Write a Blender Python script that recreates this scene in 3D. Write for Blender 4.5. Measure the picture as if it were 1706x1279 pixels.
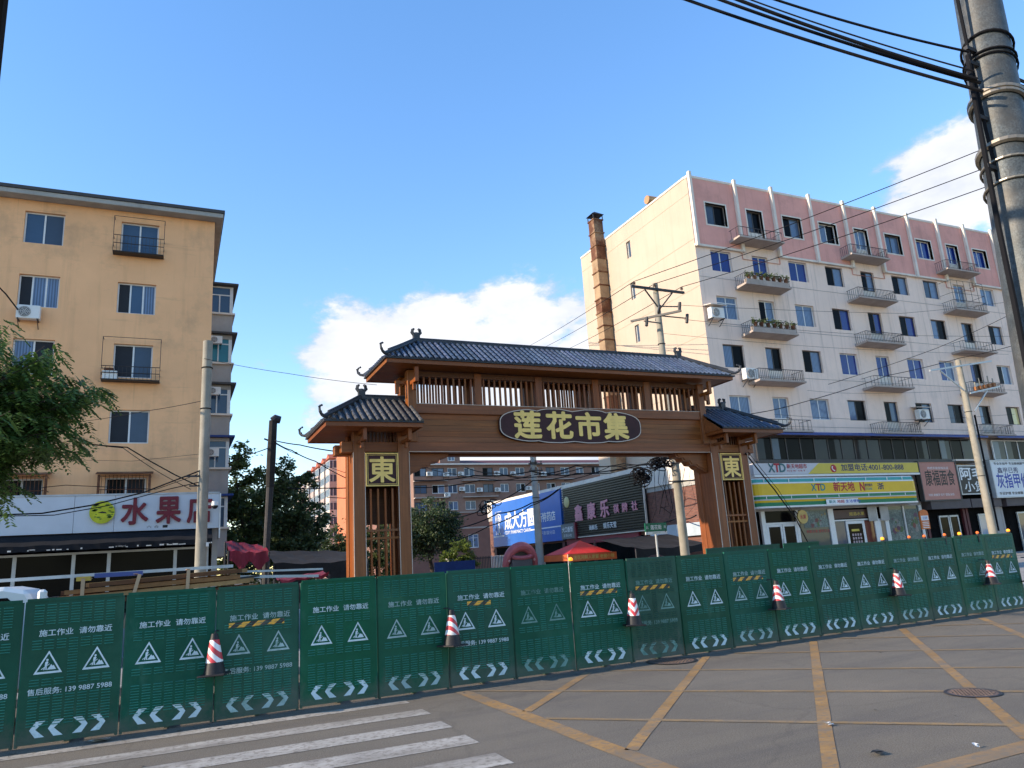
import bpy, bmesh, math, random
import numpy as np
from mathutils import Vector, Matrix
random.seed(7); RNG = np.random.default_rng(7)
scene = bpy.context.scene
for o in list(bpy.data.objects): bpy.data.objects.remove(o)
COL = scene.collection
PI = math.pi

# ------------------------------------------------------------------ camera
# world axes: +X runs along the street to the right, +Y runs away into the market street
EYE = np.array([0.0, 0.0, 1.68])
FPX, PITCH, ROLL, YAW = 1233.4, 0.2307, -0.063, math.radians(25.0)
def _cam_axes():
    fw = np.array([0, math.cos(PITCH), math.sin(PITCH)]); up = np.array([0, -math.sin(PITCH), math.cos(PITCH)])
    rt = np.array([1.0, 0, 0]); c, s = math.cos(ROLL), math.sin(ROLL)
    R = np.array([c * rt + s * up, -s * rt + c * up, fw])
    Rz = np.array([[math.cos(YAW), math.sin(YAW), 0], [-math.sin(YAW), math.cos(YAW), 0], [0, 0, 1]])
    return R @ Rz.T
AX = _cam_axes()
cam = bpy.data.cameras.new('camera'); camo = bpy.data.objects.new('camera', cam); COL.objects.link(camo)
M = Matrix.Identity(4)
for i in range(3):
    M[i][0] = AX[0][i]; M[i][1] = AX[1][i]; M[i][2] = -AX[2][i]; M[i][3] = EYE[i]
camo.matrix_world = M
cam.sensor_width = 36; cam.lens = 36 * FPX / 1706; cam.clip_start = 0.05; cam.clip_end = 3000
scene.camera = camo
def view_dir(x, y):
    d = np.array([(x - 853) / FPX, -(y - 639.5) / FPX, 1.0]) @ AX
    return d / np.linalg.norm(d)
def at(x, y, Y):                         # photograph pixel -> point on the upright plane Y
    d = view_dir(x, y); return EYE + d * Y / d[1]

# ------------------------------------------------------------------ light
SUN_EL, SUN_EPS = math.radians(22.5), math.radians(4.0)
SUN_DIR = Vector((-math.cos(SUN_EPS) * math.cos(SUN_EL), math.sin(SUN_EPS) * math.cos(SUN_EL), math.sin(SUN_EL)))
sl = bpy.data.lights.new('sun', 'SUN'); sl.energy = 2.4; sl.angle = math.radians(0.5); sl.color = (1.0, 0.84, 0.64)
so = bpy.data.objects.new('sun', sl); COL.objects.link(so)
so.rotation_euler = SUN_DIR.to_track_quat('Z', 'Y').to_euler(); so.location = (-30, 0, 40)
scene.view_settings.view_transform = 'Standard'; scene.view_settings.look = 'None'
scene.view_settings.gamma = 1.0; scene.view_settings.use_curve_mapping = False
scene.view_settings.exposure = 1.72

world = bpy.data.worlds.new('World'); scene.world = world; world.use_nodes = True
def build_world():
    nt = world.node_tree; nt.nodes.clear(); N = nt.nodes.new; L = nt.links.new
    def math_(op, a, b=None, c=None):
        n = N('ShaderNodeMath'); n.operation = op
        for i, v in enumerate((a, b, c)):
            if v is None: continue
            if isinstance(v, (int, float)): n.inputs[i].default_value = v
            else: L(v, n.inputs[i])
        return n.outputs[0]
    out = N('ShaderNodeOutputWorld')
    sky = N('ShaderNodeTexSky'); sky.sky_type = 'NISHITA'; sky.sun_disc = False
    sky.sun_elevation = SUN_EL; sky.sun_rotation = math.atan2(SUN_DIR.x, SUN_DIR.y)
    sky.altitude = 0; sky.air_density = 1.0; sky.dust_density = 0.0; sky.ozone_density = 1.15
    hs = N('ShaderNodeHueSaturation'); hs.inputs['Saturation'].default_value = 1.46; hs.inputs['Hue'].default_value = 0.5095; gm = N('ShaderNodeGamma'); gm.inputs['Gamma'].default_value = 0.76; L(sky.outputs[0], gm.inputs['Color']); L(gm.outputs[0], hs.inputs['Color'])
    bg = N('ShaderNodeBackground'); bg.inputs['Strength'].default_value = 0.15; L(hs.outputs[0], bg.inputs['Color'])
    tc = N('ShaderNodeTexCoord'); d = tc.outputs['Generated']
    sep = N('ShaderNodeSeparateXYZ'); L(d, sep.inputs[0])
    def dot(v):
        n = N('ShaderNodeVectorMath'); n.operation = 'DOT_PRODUCT'; L(d, n.inputs[0]); n.inputs[1].default_value = tuple(v); return n.outputs['Value']
    up = np.array([0, 0, 1.0]); total = None
    # cumulus banks: centre pixel direction, horizontal and vertical half-angles (radians), tilt
    for (px, py, sx, sy, w) in [(600, 600, .085, .085, 1.0), (555, 645, .05, .04, .95), (720, 545, .11, .055, 1.0), (860, 540, .10, .070, 1.0), (955, 510, .05, .035, .8), (1000, 600, .10, .08, .9),
                                (1610, 300, .085, .07, 1.0), (1540, 350, .06, .04, .9), (1760, 300, .10, .09, 1.0), (530, 665, .04, .03, .6), (440, 610, .04, .02, .40), (800, 690, .20, .07, 1.0), (860, 770, .30, .05, .9)]:
        c = view_dir(px, py); e1 = np.cross(c, up); e1 /= np.linalg.norm(e1); e2 = np.cross(e1, c)
        x = math_('DIVIDE', dot(e1), sx); y = math_('DIVIDE', dot(e2), sy)
        r2 = math_('ADD', math_('MULTIPLY', x, x), math_('MULTIPLY', y, y))
        g = math_('EXPONENT', math_('MULTIPLY', r2, -0.9))
        g = math_('MULTIPLY', g, w)
        front = math_('GREATER_THAN', dot(c), 0.0); g = math_('MULTIPLY', g, front)
        total = g if total is None else math_('MAXIMUM', total, g)
    el = math_('ARCSINE', sep.outputs['Z'])
    low = N('ShaderNodeMapRange'); low.interpolation_type = 'SMOOTHSTEP'; L(el, low.inputs['Value'])
    low.inputs['From Min'].default_value = 0.42; low.inputs['From Max'].default_value = 0.03
    low.inputs['To Min'].default_value = 0.0; low.inputs['To Max'].default_value = 0.33
    total = math_('MAXIMUM', total, low.outputs[0])
    mp = N('ShaderNodeMapping'); L(d, mp.inputs['Vector']); mp.inputs['Scale'].default_value = (1, 1, 1.9)
    n1 = N('ShaderNodeTexNoise'); L(mp.outputs[0], n1.inputs['Vector']); n1.inputs['Scale'].default_value = 13; n1.inputs['Detail'].default_value = 9; n1.inputs['Roughness'].default_value = 0.62
    n2 = N('ShaderNodeTexNoise'); L(mp.outputs[0], n2.inputs['Vector']); n2.inputs['Scale'].default_value = 8; n2.inputs['Detail'].default_value = 5
    n2.inputs['Roughness'].default_value = .6
    dens = math_('ADD', math_('MULTIPLY', total, 0.62), math_('MULTIPLY', n1.outputs[0], 0.90))
    m = N('ShaderNodeMapRange'); m.interpolation_type = 'SMOOTHSTEP'; L(dens, m.inputs['Value'])
    m.inputs['From Min'].default_value = 0.67; m.inputs['From Max'].default_value = 0.885; m.inputs['To Max'].default_value = 0.93
    above = N('ShaderNodeMapRange'); L(sep.outputs['Z'], above.inputs['Value']); above.inputs['From Min'].default_value = -0.02; above.inputs['From Max'].default_value = 0.03
    fac = math_('MULTIPLY', m.outputs[0], above.outputs[0])
    cr = N('ShaderNodeValToRGB'); L(math_('ADD', math_('MULTIPLY', n2.outputs[0], 0.75), math_('MULTIPLY', m.outputs[0], 0.3)), cr.inputs[0])
    cr.color_ramp.elements[0].position = 0.42; cr.color_ramp.elements[0].color = (0.46, 0.49, 0.58, 1)
    cr.color_ramp.elements[1].position = 0.78; cr.color_ramp.elements[1].color = (0.80, 0.79, 0.80, 1)
    bc = N('ShaderNodeBackground'); L(cr.outputs[0], bc.inputs['Color']); bc.inputs['Strength'].default_value = 0.45
    mix = N('ShaderNodeMixShader'); L(fac, mix.inputs[0]); L(bg.outputs[0], mix.inputs[1]); L(bc.outputs[0], mix.inputs[2])
    L(mix.outputs[0], out.inputs['Surface'])
build_world()

# ------------------------------------------------------------------ materials
MATS = {}
def mat(name, col, rough=0.7, var=0.12, scale=1.5, bump=0.0, bscale=40, metal=0.0, streak=0.0, grain=None, spec=0.3, dirt=None, dirt_amt=0.0, emit=0.0, dscale=0.7, mud=0.0):
    """procedural surface: base colour broken up by two noises, optional vertical rain streaks, wood grain and dirt blotches"""
    if name in MATS: return MATS[name]
    m = bpy.data.materials.new(name); m.use_nodes = True; nt = m.node_tree; N = nt.nodes.new; L = nt.links.new
    b = nt.nodes['Principled BSDF']; b.inputs['Roughness'].default_value = rough; b.inputs['Metallic'].default_value = metal
    b.inputs['Specular IOR Level'].default_value = spec
    g = N('ShaderNodeNewGeometry'); pos = g.outputs['Position']
    def noise(sc, detail=4, vec=pos, rg=.6):
        n = N('ShaderNodeTexNoise'); L(vec, n.inputs['Vector']); n.inputs['Scale'].default_value = sc; n.inputs['Detail'].default_value = detail; n.inputs['Roughness'].default_value = rg; return n.outputs[0]
    def mapped(s):
        mp = N('ShaderNodeMapping'); L(pos, mp.inputs['Vector']); mp.inputs['Scale'].default_value = s; return mp.outputs[0]
    def mixc(f, a, bcol, mode='MIX'):
        x = N('ShaderNodeMix'); x.data_type = 'RGBA'; x.blend_type = mode
        if isinstance(f, (int, float)): x.inputs[0].default_value = f
        else: L(f, x.inputs[0])
        for i, v in ((6, a), (7, bcol)):
            if isinstance(v, tuple): x.inputs[i].default_value = (*v, 1)
            else: L(v, x.inputs[i])
        return x.outputs[2]
    def rng(v, a, b_, lo=0.0, hi=1.0):
        r = N('ShaderNodeMapRange'); L(v, r.inputs[0]); r.inputs[1].default_value = a; r.inputs[2].default_value = b_; r.inputs[3].default_value = lo; r.inputs[4].default_value = hi; return r.outputs[0]
    c = tuple(col)
    dk = tuple(max(0, x * (1 - var * 1.6)) for x in c); lt = tuple(min(1, x * (1 + var)) for x in c)
    cc = mixc(rng(noise(scale), .3, .7), dk, lt)
    cc = mixc(rng(noise(scale * 9, 3), .35, .65, 0, min(1, var * 2.5)), cc, dk)
    if grain:
        gn = noise(1.0, 6, mapped(grain), .65)
        cc = mixc(rng(gn, .38, .66, 0, .8), cc, tuple(x * .48 for x in c))
    if streak:
        st = noise(1.0, 5, mapped((2.6, 2.6, .16)), .7)
        cc = mixc(rng(st, .52, .78, 0, streak), cc, tuple(x * .45 for x in c))
    if dirt:
        dn = noise(dscale, 7, pos, .68)
        cc = mixc(rng(dn, .52, .70, 0, dirt_amt), cc, tuple(dirt))
    L(cc, b.inputs['Base Color'])
    if bump:
        bn = N('ShaderNodeBump'); bn.inputs['Strength'].default_value = bump; bn.inputs['Distance'].default_value = .02
        L(noise(bscale, 4), bn.inputs['Height']); L(bn.outputs[0], b.inputs['Normal'])
    if mud:                                          # splashed dust that climbs unevenly from the ground
        sp = N('ShaderNodeSeparateXYZ'); L(pos, sp.inputs[0]); mn = noise(3.2, 6, pos, .7)
        ad = N('ShaderNodeMath'); ad.operation = 'MULTIPLY_ADD'; L(mn, ad.inputs[0]); ad.inputs[1].default_value = -.95; L(sp.outputs[2], ad.inputs[2])
        cc = mixc(rng(ad.outputs[0], -.42, -.18, mud, 0), cc, (.13, .12, .10)); L(cc, b.inputs['Base Color'])
    if emit:
        L(cc, b.inputs['Emission Color']); b.inputs['Emission Strength'].default_value = emit
    MATS[name] = m; return m
def scuff(m, mp, sc_, lo, hi, amt, col):
    """one more stain layer on a material: stretched noise over its base colour"""
    nt = m.node_tree; N = nt.nodes.new; L = nt.links.new; b = nt.nodes['Principled BSDF']; src = b.inputs['Base Color'].links[0].from_socket; g = N('ShaderNodeNewGeometry')
    p = N('ShaderNodeMapping'); p.inputs['Scale'].default_value = mp; L(g.outputs['Position'], p.inputs['Vector']); n = N('ShaderNodeTexNoise'); n.inputs['Scale'].default_value = sc_; n.inputs['Detail'].default_value = 6; n.inputs['Roughness'].default_value = .65; L(p.outputs[0], n.inputs['Vector'])
    r = N('ShaderNodeMapRange'); L(n.outputs[0], r.inputs[0]); r.inputs[1].default_value = lo; r.inputs[2].default_value = hi; r.inputs[4].default_value = amt
    x = N('ShaderNodeMix'); x.data_type = 'RGBA'; L(r.outputs[0], x.inputs[0]); L(src, x.inputs[6]); x.inputs[7].default_value = (*col, 1); L(x.outputs[2], b.inputs['Base Color'])

def glass(name, col, rough=0.06, var=.35, wav=0.02, folds=False, spec=.4):
    """window pane: what hangs behind it as base colour under a reflecting front"""
    if name in MATS: return MATS[name]
    m = mat(name, col, rough, var * .35, .35, spec=spec)
    nt = m.node_tree; N = nt.nodes.new; L = nt.links.new; b = nt.nodes['Principled BSDF']
    g = N('ShaderNodeNewGeometry'); n = N('ShaderNodeTexNoise'); L(g.outputs['Position'], n.inputs['Vector']); n.inputs['Scale'].default_value = .8
    bp = N('ShaderNodeBump'); bp.inputs['Strength'].default_value = wav; bp.inputs['Distance'].default_value = .3; L(n.outputs[0], bp.inputs['Height']); L(bp.outputs[0], b.inputs['Normal'])
    if folds:  # curtain folds: the shade between them painted as darker bands
        src = b.inputs['Base Color'].links[0].from_socket
        w = N('ShaderNodeTexWave'); w.inputs['Scale'].default_value = 3.0; w.inputs['Distortion'].default_value = .8; w.inputs['Detail'].default_value = 1; w.bands_direction = 'X'; mp2 = N('ShaderNodeMapping'); mp2.inputs['Scale'].default_value = (1, 1, .12); L(g.outputs['Position'], mp2.inputs['Vector']); L(mp2.outputs[0], w.inputs['Vector'])
        mp = N('ShaderNodeMix'); mp.data_type = 'RGBA'; mp.blend_type = 'MULTIPLY'; mp.inputs[0].default_value = .55; L(src, mp.inputs[6]); L(w.outputs['Color'], mp.inputs[7]); L(mp.outputs[2], b.inputs['Base Color'])
    return m

def leafmat(name, c, trans=.35):
    m = bpy.data.materials.new(name); m.use_nodes = True; nt = m.node_tree; N = nt.nodes.new; L = nt.links.new
    b = nt.nodes['Principled BSDF']; b.inputs['Roughness'].default_value = .55
    g = N('ShaderNodeNewGeometry')
    r = N('ShaderNodeValToRGB'); L(g.outputs['Random Per Island'], r.inputs[0])
    r.color_ramp.elements[0].color = (*[x * .55 for x in c], 1); r.color_ramp.elements[1].color = (c[0] * 1.5, c[1] * 1.35, c[2] * 1.1, 1)
    L(r.outputs[0], b.inputs['Base Color'])
    t = N('ShaderNodeBsdfTranslucent'); L(r.outputs[0], t.inputs['Color'])
    mx = N('ShaderNodeMixShader'); mx.inputs[0].default_value = trans; L(b.outputs[0], mx.inputs[1]); L(t.outputs[0], mx.inputs[2])
    L(mx.outputs[0], nt.nodes['Material Output'].inputs['Surface']); return m

def stripes(name, cols, freq, direction, rough=.5):
    """printed stripes in object space"""
    m = bpy.data.materials.new(name); m.use_nodes = True; nt = m.node_tree; N = nt.nodes.new; L = nt.links.new
    b = nt.nodes['Principled BSDF']; b.inputs['Roughness'].default_value = rough
    tc = N('ShaderNodeTexCoord'); ab = N('ShaderNodeVectorMath'); ab.operation = 'ABSOLUTE' if direction == 'chevron' else 'ADD'; L(tc.outputs['Object'], ab.inputs[0])
    d = N('ShaderNodeVectorMath'); d.operation = 'DOT_PRODUCT'; L(ab.outputs[0], d.inputs[0])
    d.inputs[1].default_value = (-1.25, 0, 1) if direction == 'chevron' else ((1.0, 0, 1) if direction == 'up' else (.8, 0, -1))
    if direction != 'chevron': ab.inputs[1].default_value = (0, 0, 0)
    mu = N('ShaderNodeMath'); mu.operation = 'MULTIPLY'; L(d.outputs['Value'], mu.inputs[0]); mu.inputs[1].default_value = freq
    fr = N('ShaderNodeMath'); fr.operation = 'FRACT'; L(mu.outputs[0], fr.inputs[0])
    gt = N('ShaderNodeMath'); gt.operation = 'GREATER_THAN'; L(fr.outputs[0], gt.inputs[0]); gt.inputs[1].default_value = .5
    x = N('ShaderNodeMix'); x.data_type = 'RGBA'; L(gt.outputs[0], x.inputs[0]); x.inputs[6].default_value = (*cols[0], 1); x.inputs[7].default_value = (*cols[1], 1)
    gg = N('ShaderNodeNewGeometry'); n = N('ShaderNodeTexNoise'); n.inputs['Scale'].default_value = 9; n.inputs['Detail'].default_value = 6; L(gg.outputs['Position'], n.inputs['Vector'])
    mr = N('ShaderNodeMapRange'); L(n.outputs[0], mr.inputs[0]); mr.inputs[1].default_value = .45; mr.inputs[2].default_value = .75; mr.inputs[4].default_value = .5
    x2 = N('ShaderNodeMix'); x2.data_type = 'RGBA'; L(mr.outputs[0], x2.inputs[0]); L(x.outputs[2], x2.inputs[6]); x2.inputs[7].default_value = (.12, .11, .1, 1)
    L(x2.outputs[2], b.inputs['Base Color']); return m

# ------------------------------------------------------------------ mesh helpers
class MB:
    def __init__(s): s.v = []; s.f = []
    def add(s, vs, fs):
        n = len(s.v); s.v += [tuple(map(float, p)) for p in vs]; s.f += [tuple(n + i for i in f) for f in fs]; return s
    def box(s, x0, x1, y0, y1, z0, z1):
        return s.add([(x0, y0, z0), (x1, y0, z0), (x1, y1, z0), (x0, y1, z0), (x0, y0, z1), (x1, y0, z1), (x1, y1, z1), (x0, y1, z1)],
                     [(0, 3, 2, 1), (4, 5, 6, 7), (0, 1, 5, 4), (1, 2, 6, 5), (2, 3, 7, 6), (3, 0, 4, 7)])
    def quad(s, a, b, c, d): return s.add([a, b, c, d], [(0, 1, 2, 3)])
    def poly(s, pts): return s.add(pts, [tuple(range(len(pts)))])
    def extr(s, pts, vec):
        n = len(pts); q = [tuple(np.add(p, vec)) for p in pts]
        return s.add(list(pts) + q, [tuple(range(n))[::-1], tuple(range(n, 2 * n))] + [(i, (i + 1) % n, n + (i + 1) % n, n + i) for i in range(n)])
    def beam(s, p0, p1, w, h=None, up=(0, 0, 1)):
        h = h or w; p0, p1 = Vector(p0), Vector(p1); d = (p1 - p0).normalized(); u = Vector(up)
        if abs(d.dot(u)) > .98: u = Vector((0, 1, 0))
        a = d.cross(u).normalized() * (w / 2); b = a.cross(d).normalized() * (h / 2)
        vs = [p + sa * a + sb * b for p in (p0, p1) for sa, sb in ((-1, -1), (1, -1), (1, 1), (-1, 1))]
        return s.add(vs, [(0, 1, 2, 3), (7, 6, 5, 4), (0, 4, 5, 1), (1, 5, 6, 2), (2, 6, 7, 3), (3, 7, 4, 0)])
    def tube(s, pts, r, n=6, caps=True):
        pts = [Vector(p) for p in pts]; k = len(pts); rs = r if isinstance(r, (list, tuple)) else [r] * k
        base = len(s.v); prev = None
        for i, p in enumerate(pts):
            t = (pts[min(i + 1, k - 1)] - pts[max(i - 1, 0)]).normalized()
            if prev is None:
                u = Vector((0, 0, 1)) if abs(t.z) < .9 else Vector((0, 1, 0)); a = t.cross(u).normalized()
            else: a = (prev - t * prev.dot(t)).normalized()
            prev = a; b = t.cross(a)
            for j in range(n):
                ang = 2 * PI * j / n; s.v.append(tuple(p + (a * math.cos(ang) + b * math.sin(ang)) * rs[i]))
        for i in range(k - 1):
            for j in range(n):
                s.f.append((base + i * n + j, base + i * n + (j + 1) % n, base + (i + 1) * n + (j + 1) % n, base + (i + 1) * n + j))
        if caps:
            s.f.append(tuple(base + j for j in range(n))[::-1]); s.f.append(tuple(base + (k - 1) * n + j for j in range(n)))
        return s
    def cyl(s, p0, p1, r0, r1=None, n=14): return s.tube([p0, p1], [r0, r0 if r1 is None else r1], n)
    def ball(s, c, r, n=10, m=6, sz=(1, 1, 1)):
        c = Vector(c); vs = []; fs = []
        for i in range(m + 1):
            th = PI * i / m
            for j in range(n):
                ph = 2 * PI * j / n; vs.append((c.x + r * sz[0] * math.sin(th) * math.cos(ph), c.y + r * sz[1] * math.sin(th) * math.sin(ph), c.z + r * sz[2] * math.cos(th)))
        for i in range(m):
            for j in range(n): fs.append((i * n + j, (i + 1) * n + j, (i + 1) * n + (j + 1) % n, i * n + (j + 1) % n))
        return s.add(vs, fs)
    def mesh(s, name, m, off=(0, 0, 0), smooth=False, bevel=0):
        me = bpy.data.meshes.new(name); vs = np.array(s.v, dtype=float).reshape(-1, 3) - np.array(off, dtype=float)
        me.from_pydata(vs.tolist(), [], s.f); me.materials.append(m)
        if bevel or smooth:
            bm = bmesh.new(); bm.from_mesh(me)
            if bevel:
                bmesh.ops.remove_doubles(bm, verts=bm.verts, dist=1e-5)
                es = [e for e in bm.edges if len(e.link_faces) == 2 and e.calc_face_angle(0) > .5]
                bmesh.ops.bevel(bm, geom=es, offset=bevel, segments=1, affect='EDGES', clamp_overlap=True)
            if smooth:
                for f in bm.faces: f.smooth = True
                for e in bm.edges: e.smooth = not (len(e.link_faces) == 2 and e.calc_face_angle(0) > .6)
            bm.to_mesh(me); bm.free()
        return me
    def build(s, name, m, parent=None, **k):
        off = root_loc(parent); o = bpy.data.objects.new(name, s.mesh(name, m, off, **k)); COL.objects.link(o)
        if parent: o.parent = parent
        return o
def root_loc(o):
    p = np.zeros(3)
    while o is not None: p += np.array(o.location); o = o.parent
    return p
def tag(o, label, cat, group=None, kind=None):
    if label: o['label'] = label
    if cat: o['category'] = cat
    if group: o['group'] = group
    if kind: o['kind'] = kind
    return o
def thing(name, label, cat, loc, group=None):
    o = bpy.data.objects.new(name, None); COL.objects.link(o); o.location = loc; o.empty_display_size = .2
    return tag(o, label, cat, group)
def struct(name, mb, m, **k):
    o = mb.build(name, m, **k); o['kind'] = 'structure'; return o
def inst(name, me, parent, loc=(0, 0, 0), rot=None):
    o = bpy.data.objects.new(name, me); COL.objects.link(o); o.parent = parent; o.location = loc
    if rot: o.rotation_euler = rot
    return o
def copy_tree(o, parent=None):
    c = o.copy(); COL.objects.link(c)
    if parent: c.parent = parent
    for ch in list(KIDS.get(o.name, [])) or [x for x in o.children]: copy_tree(ch, c)
    return c
KIDS = {}

TXT = {}
def text_mesh(s, w=None, h=None, depth=.004, bold=0.0, m=None, face='-Y', align='L', spacing=1.0, name='lettering'):
    """lettering fitted to w x h, lower left corner (or centre) at the origin, facing -Y or -X"""
    key = (s, w, h, depth, bold, m.name, face, align)
    if key in TXT: return TXT[key]
    cu = bpy.data.curves.new('t', 'FONT'); cu.body = s; cu.size = 1; cu.resolution_u = 3; cu.space_character = spacing
    ob = bpy.data.objects.new('t', cu); me = bpy.data.meshes.new_from_object(ob)
    bpy.data.objects.remove(ob); bpy.data.curves.remove(cu)
    n = len(me.vertices); co = np.zeros(n * 3); me.vertices.foreach_get('co', co); co = co.reshape(-1, 3)
    if n == 0: return me
    mn, mx = co.min(0), co.max(0); sx = sy = 1
    if w: sx = w / max(mx[0] - mn[0], 1e-6)
    if h: sy = h / max(mx[1] - mn[1], 1e-6)
    if not w: sx = sy
    if not h: sy = sx
    X = (co[:, 0] - mn[0]) * sx; Z = (co[:, 1] - mn[1]) * sy
    if align == 'C': X -= X.max() / 2; Z -= Z.max() / 2
    a = np.stack([X, np.zeros(n), Z], 1) if face == '-Y' else np.stack([np.zeros(n), -X, Z], 1)
    me.vertices.foreach_set('co', a.ravel()); me.update()
    tri = [tuple(p.vertices) for p in me.polygons]; bpy.data.meshes.remove(me); me = bpy.data.meshes.new(name)
    if bold:                                         # heavier strokes: the glyph struck several times, each a hair prouder
        ks = 8 if bold > .011 else 4; vs = []; fs = []; q = np.array([0, -1.0, 0]) if face == '-Y' else np.array([-1.0, 0, 0]); ex = np.array([1.0, 0, 0]) if face == '-Y' else np.array([0, -1.0, 0])
        for k in range(ks):
            th = 2 * PI * k / ks + .2; o_ = ex * bold * sx * math.cos(th) + np.array([0, 0, 1.0]) * bold * sy * math.sin(th) + q * .0004 * k
            vs.append(a + o_); fs += [tuple(i + n * k for i in t_) for t_ in tri]
        a = np.concatenate(vs); tri = fs
    me.from_pydata(a.tolist(), [], tri); me.update()
    if depth > .005:                                        # give the letters thickness
        bm = bmesh.new(); bm.from_mesh(me); bmesh.ops.remove_doubles(bm, verts=bm.verts, dist=1e-5)
        bmesh.ops.recalc_face_normals(bm, faces=bm.faces)
        r = bmesh.ops.extrude_face_region(bm, geom=list(bm.faces))
        vec = Vector((0, -depth, 0)) if face == '-Y' else Vector((-depth, 0, 0))
        bmesh.ops.translate(bm, verts=[e for e in r['geom'] if isinstance(e, bmesh.types.BMVert)], vec=vec)
        bmesh.ops.recalc_face_normals(bm, faces=bm.faces); bm.to_mesh(me); bm.free()
    me.materials.clear(); me.materials.append(m); me.name = name; TXT[key] = me; return me
def letters(s, parent, x, y, z, m, w=None, h=None, name='lettering', **k):
    """put lettering at world point (x, y, z)"""
    me = text_mesh(s, w, h, m=m, **k); p = np.array([x, y, z]) - root_loc(parent)
    return inst(name, me, parent, p)

def wall_grid(mb, u0, u1, z0, z1, v, holes, depth=.18, axis='y', sgn=1):
    """upright wall sheet with rectangular openings and their reveals; axis y: runs along X at Y=v; axis x: runs along Y at X=v"""
    us = sorted({u0, u1, *[c for h in holes for c in (h[0], h[1]) if u0 < c < u1]}); zs = sorted({z0, z1, *[c for h in holes for c in (h[2], h[3]) if z0 < c < z1]})
    P = (lambda u, d, z: (u, v + d, z)) if axis == 'y' else (lambda u, d, z: (v + sgn * d, u, z))
    for i in range(len(us) - 1):
        for j in range(len(zs) - 1):
            cu, cz = (us[i] + us[i + 1]) / 2, (zs[j] + zs[j + 1]) / 2
            if any(h[0] < cu < h[1] and h[2] < cz < h[3] for h in holes): continue
            mb.quad(P(us[i], 0, zs[j]), P(us[i + 1], 0, zs[j]), P(us[i + 1], 0, zs[j + 1]), P(us[i], 0, zs[j + 1]))
    for a, b, c, d in holes:
        if b <= u0 or a >= u1 or d <= z0 or c >= z1: continue
        for (p, q) in (((a, c), (b, c)), ((b, c), (b, d)), ((b, d), (a, d)), ((a, d), (a, c))):
            mb.quad(P(p[0], 0, p[1]), P(q[0], 0, q[1]), P(q[0], depth, q[1]), P(p[0], depth, p[1]))
    return mb
# ------------------------------------------------------------------ colours of things
m_asphalt = mat('asphalt', (.185, .156, .118), .92, .10, .5, .6, 160, dirt=(.115, .10, .088), dirt_amt=.6, dscale=.30)
def worn_asphalt():
    nt = m_asphalt.node_tree; N = nt.nodes.new; L = nt.links.new; b = nt.nodes['Principled BSDF']; src = b.inputs['Base Color'].links[0].from_socket
    g = N('ShaderNodeNewGeometry')
    def layer(src, scale, mp, lo, hi, amt, col, detail=5):
        m = N('ShaderNodeMapping'); m.inputs['Scale'].default_value = mp; L(g.outputs['Position'], m.inputs['Vector']); n = N('ShaderNodeTexNoise'); n.inputs['Scale'].default_value = scale; n.inputs['Detail'].default_value = detail; n.inputs['Roughness'].default_value = .65; L(m.outputs[0], n.inputs['Vector'])
        r = N('ShaderNodeMapRange'); L(n.outputs[0], r.inputs[0]); r.inputs[1].default_value = lo; r.inputs[2].default_value = hi; r.inputs[4].default_value = amt
        x = N('ShaderNodeMix'); x.data_type = 'RGBA'; L(r.outputs[0], x.inputs[0]); L(src, x.inputs[6]); x.inputs[7].default_value = (*col, 1); return x.outputs[2]
    s = layer(src, 1.0, (.10, 1.5, 1), .50, .66, .55, (.10, .088, .078))          # tyre-darkened lanes along the street
    s = layer(s, 75, (1, 1, 1), .50, .60, .75, (.085, .075, .066), 2)              # dark binder between the stones
    s = layer(s, 130, (1, 1, 1), .60, .68, .65, (.33, .30, .27), 1)                # pale stone chips
    v = N('ShaderNodeTexVoronoi'); v.feature = 'DISTANCE_TO_EDGE'; v.inputs['Scale'].default_value = .42; nz = N('ShaderNodeTexNoise'); nz.inputs['Scale'].default_value = 2.2; nz.inputs['Detail'].default_value = 6; L(g.outputs['Position'], nz.inputs['Vector'])
    mx = N('ShaderNodeMix'); mx.data_type = 'VECTOR'; mx.inputs[0].default_value = .32; L(g.outputs['Position'], mx.inputs[4]); L(nz.outputs['Color'], mx.inputs[5]); L(mx.outputs[1], v.inputs['Vector'])
    r = N('ShaderNodeMapRange'); L(v.outputs['Distance'], r.inputs[0]); r.inputs[1].default_value = .004; r.inputs[2].default_value = .010; r.inputs[3].default_value = .16; r.inputs[4].default_value = 0
    x = N('ShaderNodeMix'); x.data_type = 'RGBA'; L(r.outputs[0], x.inputs[0]); L(s, x.inputs[6]); x.inputs[7].default_value = (.05, .045, .04, 1); L(x.outputs[2], b.inputs['Base Color'])
worn_asphalt()
m_white_paint = mat('road_white', (.42, .385, .335), .8, .16, 2, .3, 120, dirt=(.19, .165, .14), dirt_amt=.95, dscale=1.9)
m_yellow_paint = mat('road_yellow', (.36, .205, .075), .8, .2, 2, .3, 120, dirt=(.18, .15, .115), dirt_amt=.95, dscale=1.5)
m_yellow_thin = mat('road_yellow_thin', (.30, .195, .09), .8, .2, 2, .3, 120, dirt=(.19, .16, .12), dirt_amt=.95, dscale=1.1)
m_earth = mat('earth', (.10, .09, .08), .95, .2, .3)
m_paving = mat('paving', (.30, .28, .26), .9, .15, 1)
m_kerb = mat('kerb_stone', (.33, .32, .30), .85, .15, 2)
m_iron = mat('cast_iron', (.085, .065, .055), .7, .2, 6, .4, 60, metal=.2)
m_wood_v = mat('wood_upright', (.26, .074, .013), .42, .15, .8, grain=(14, 14, .55))
m_wood_h = mat('wood_level', (.25, .070, .013), .42, .15, .8, grain=(.55, 14, 14))
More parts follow.
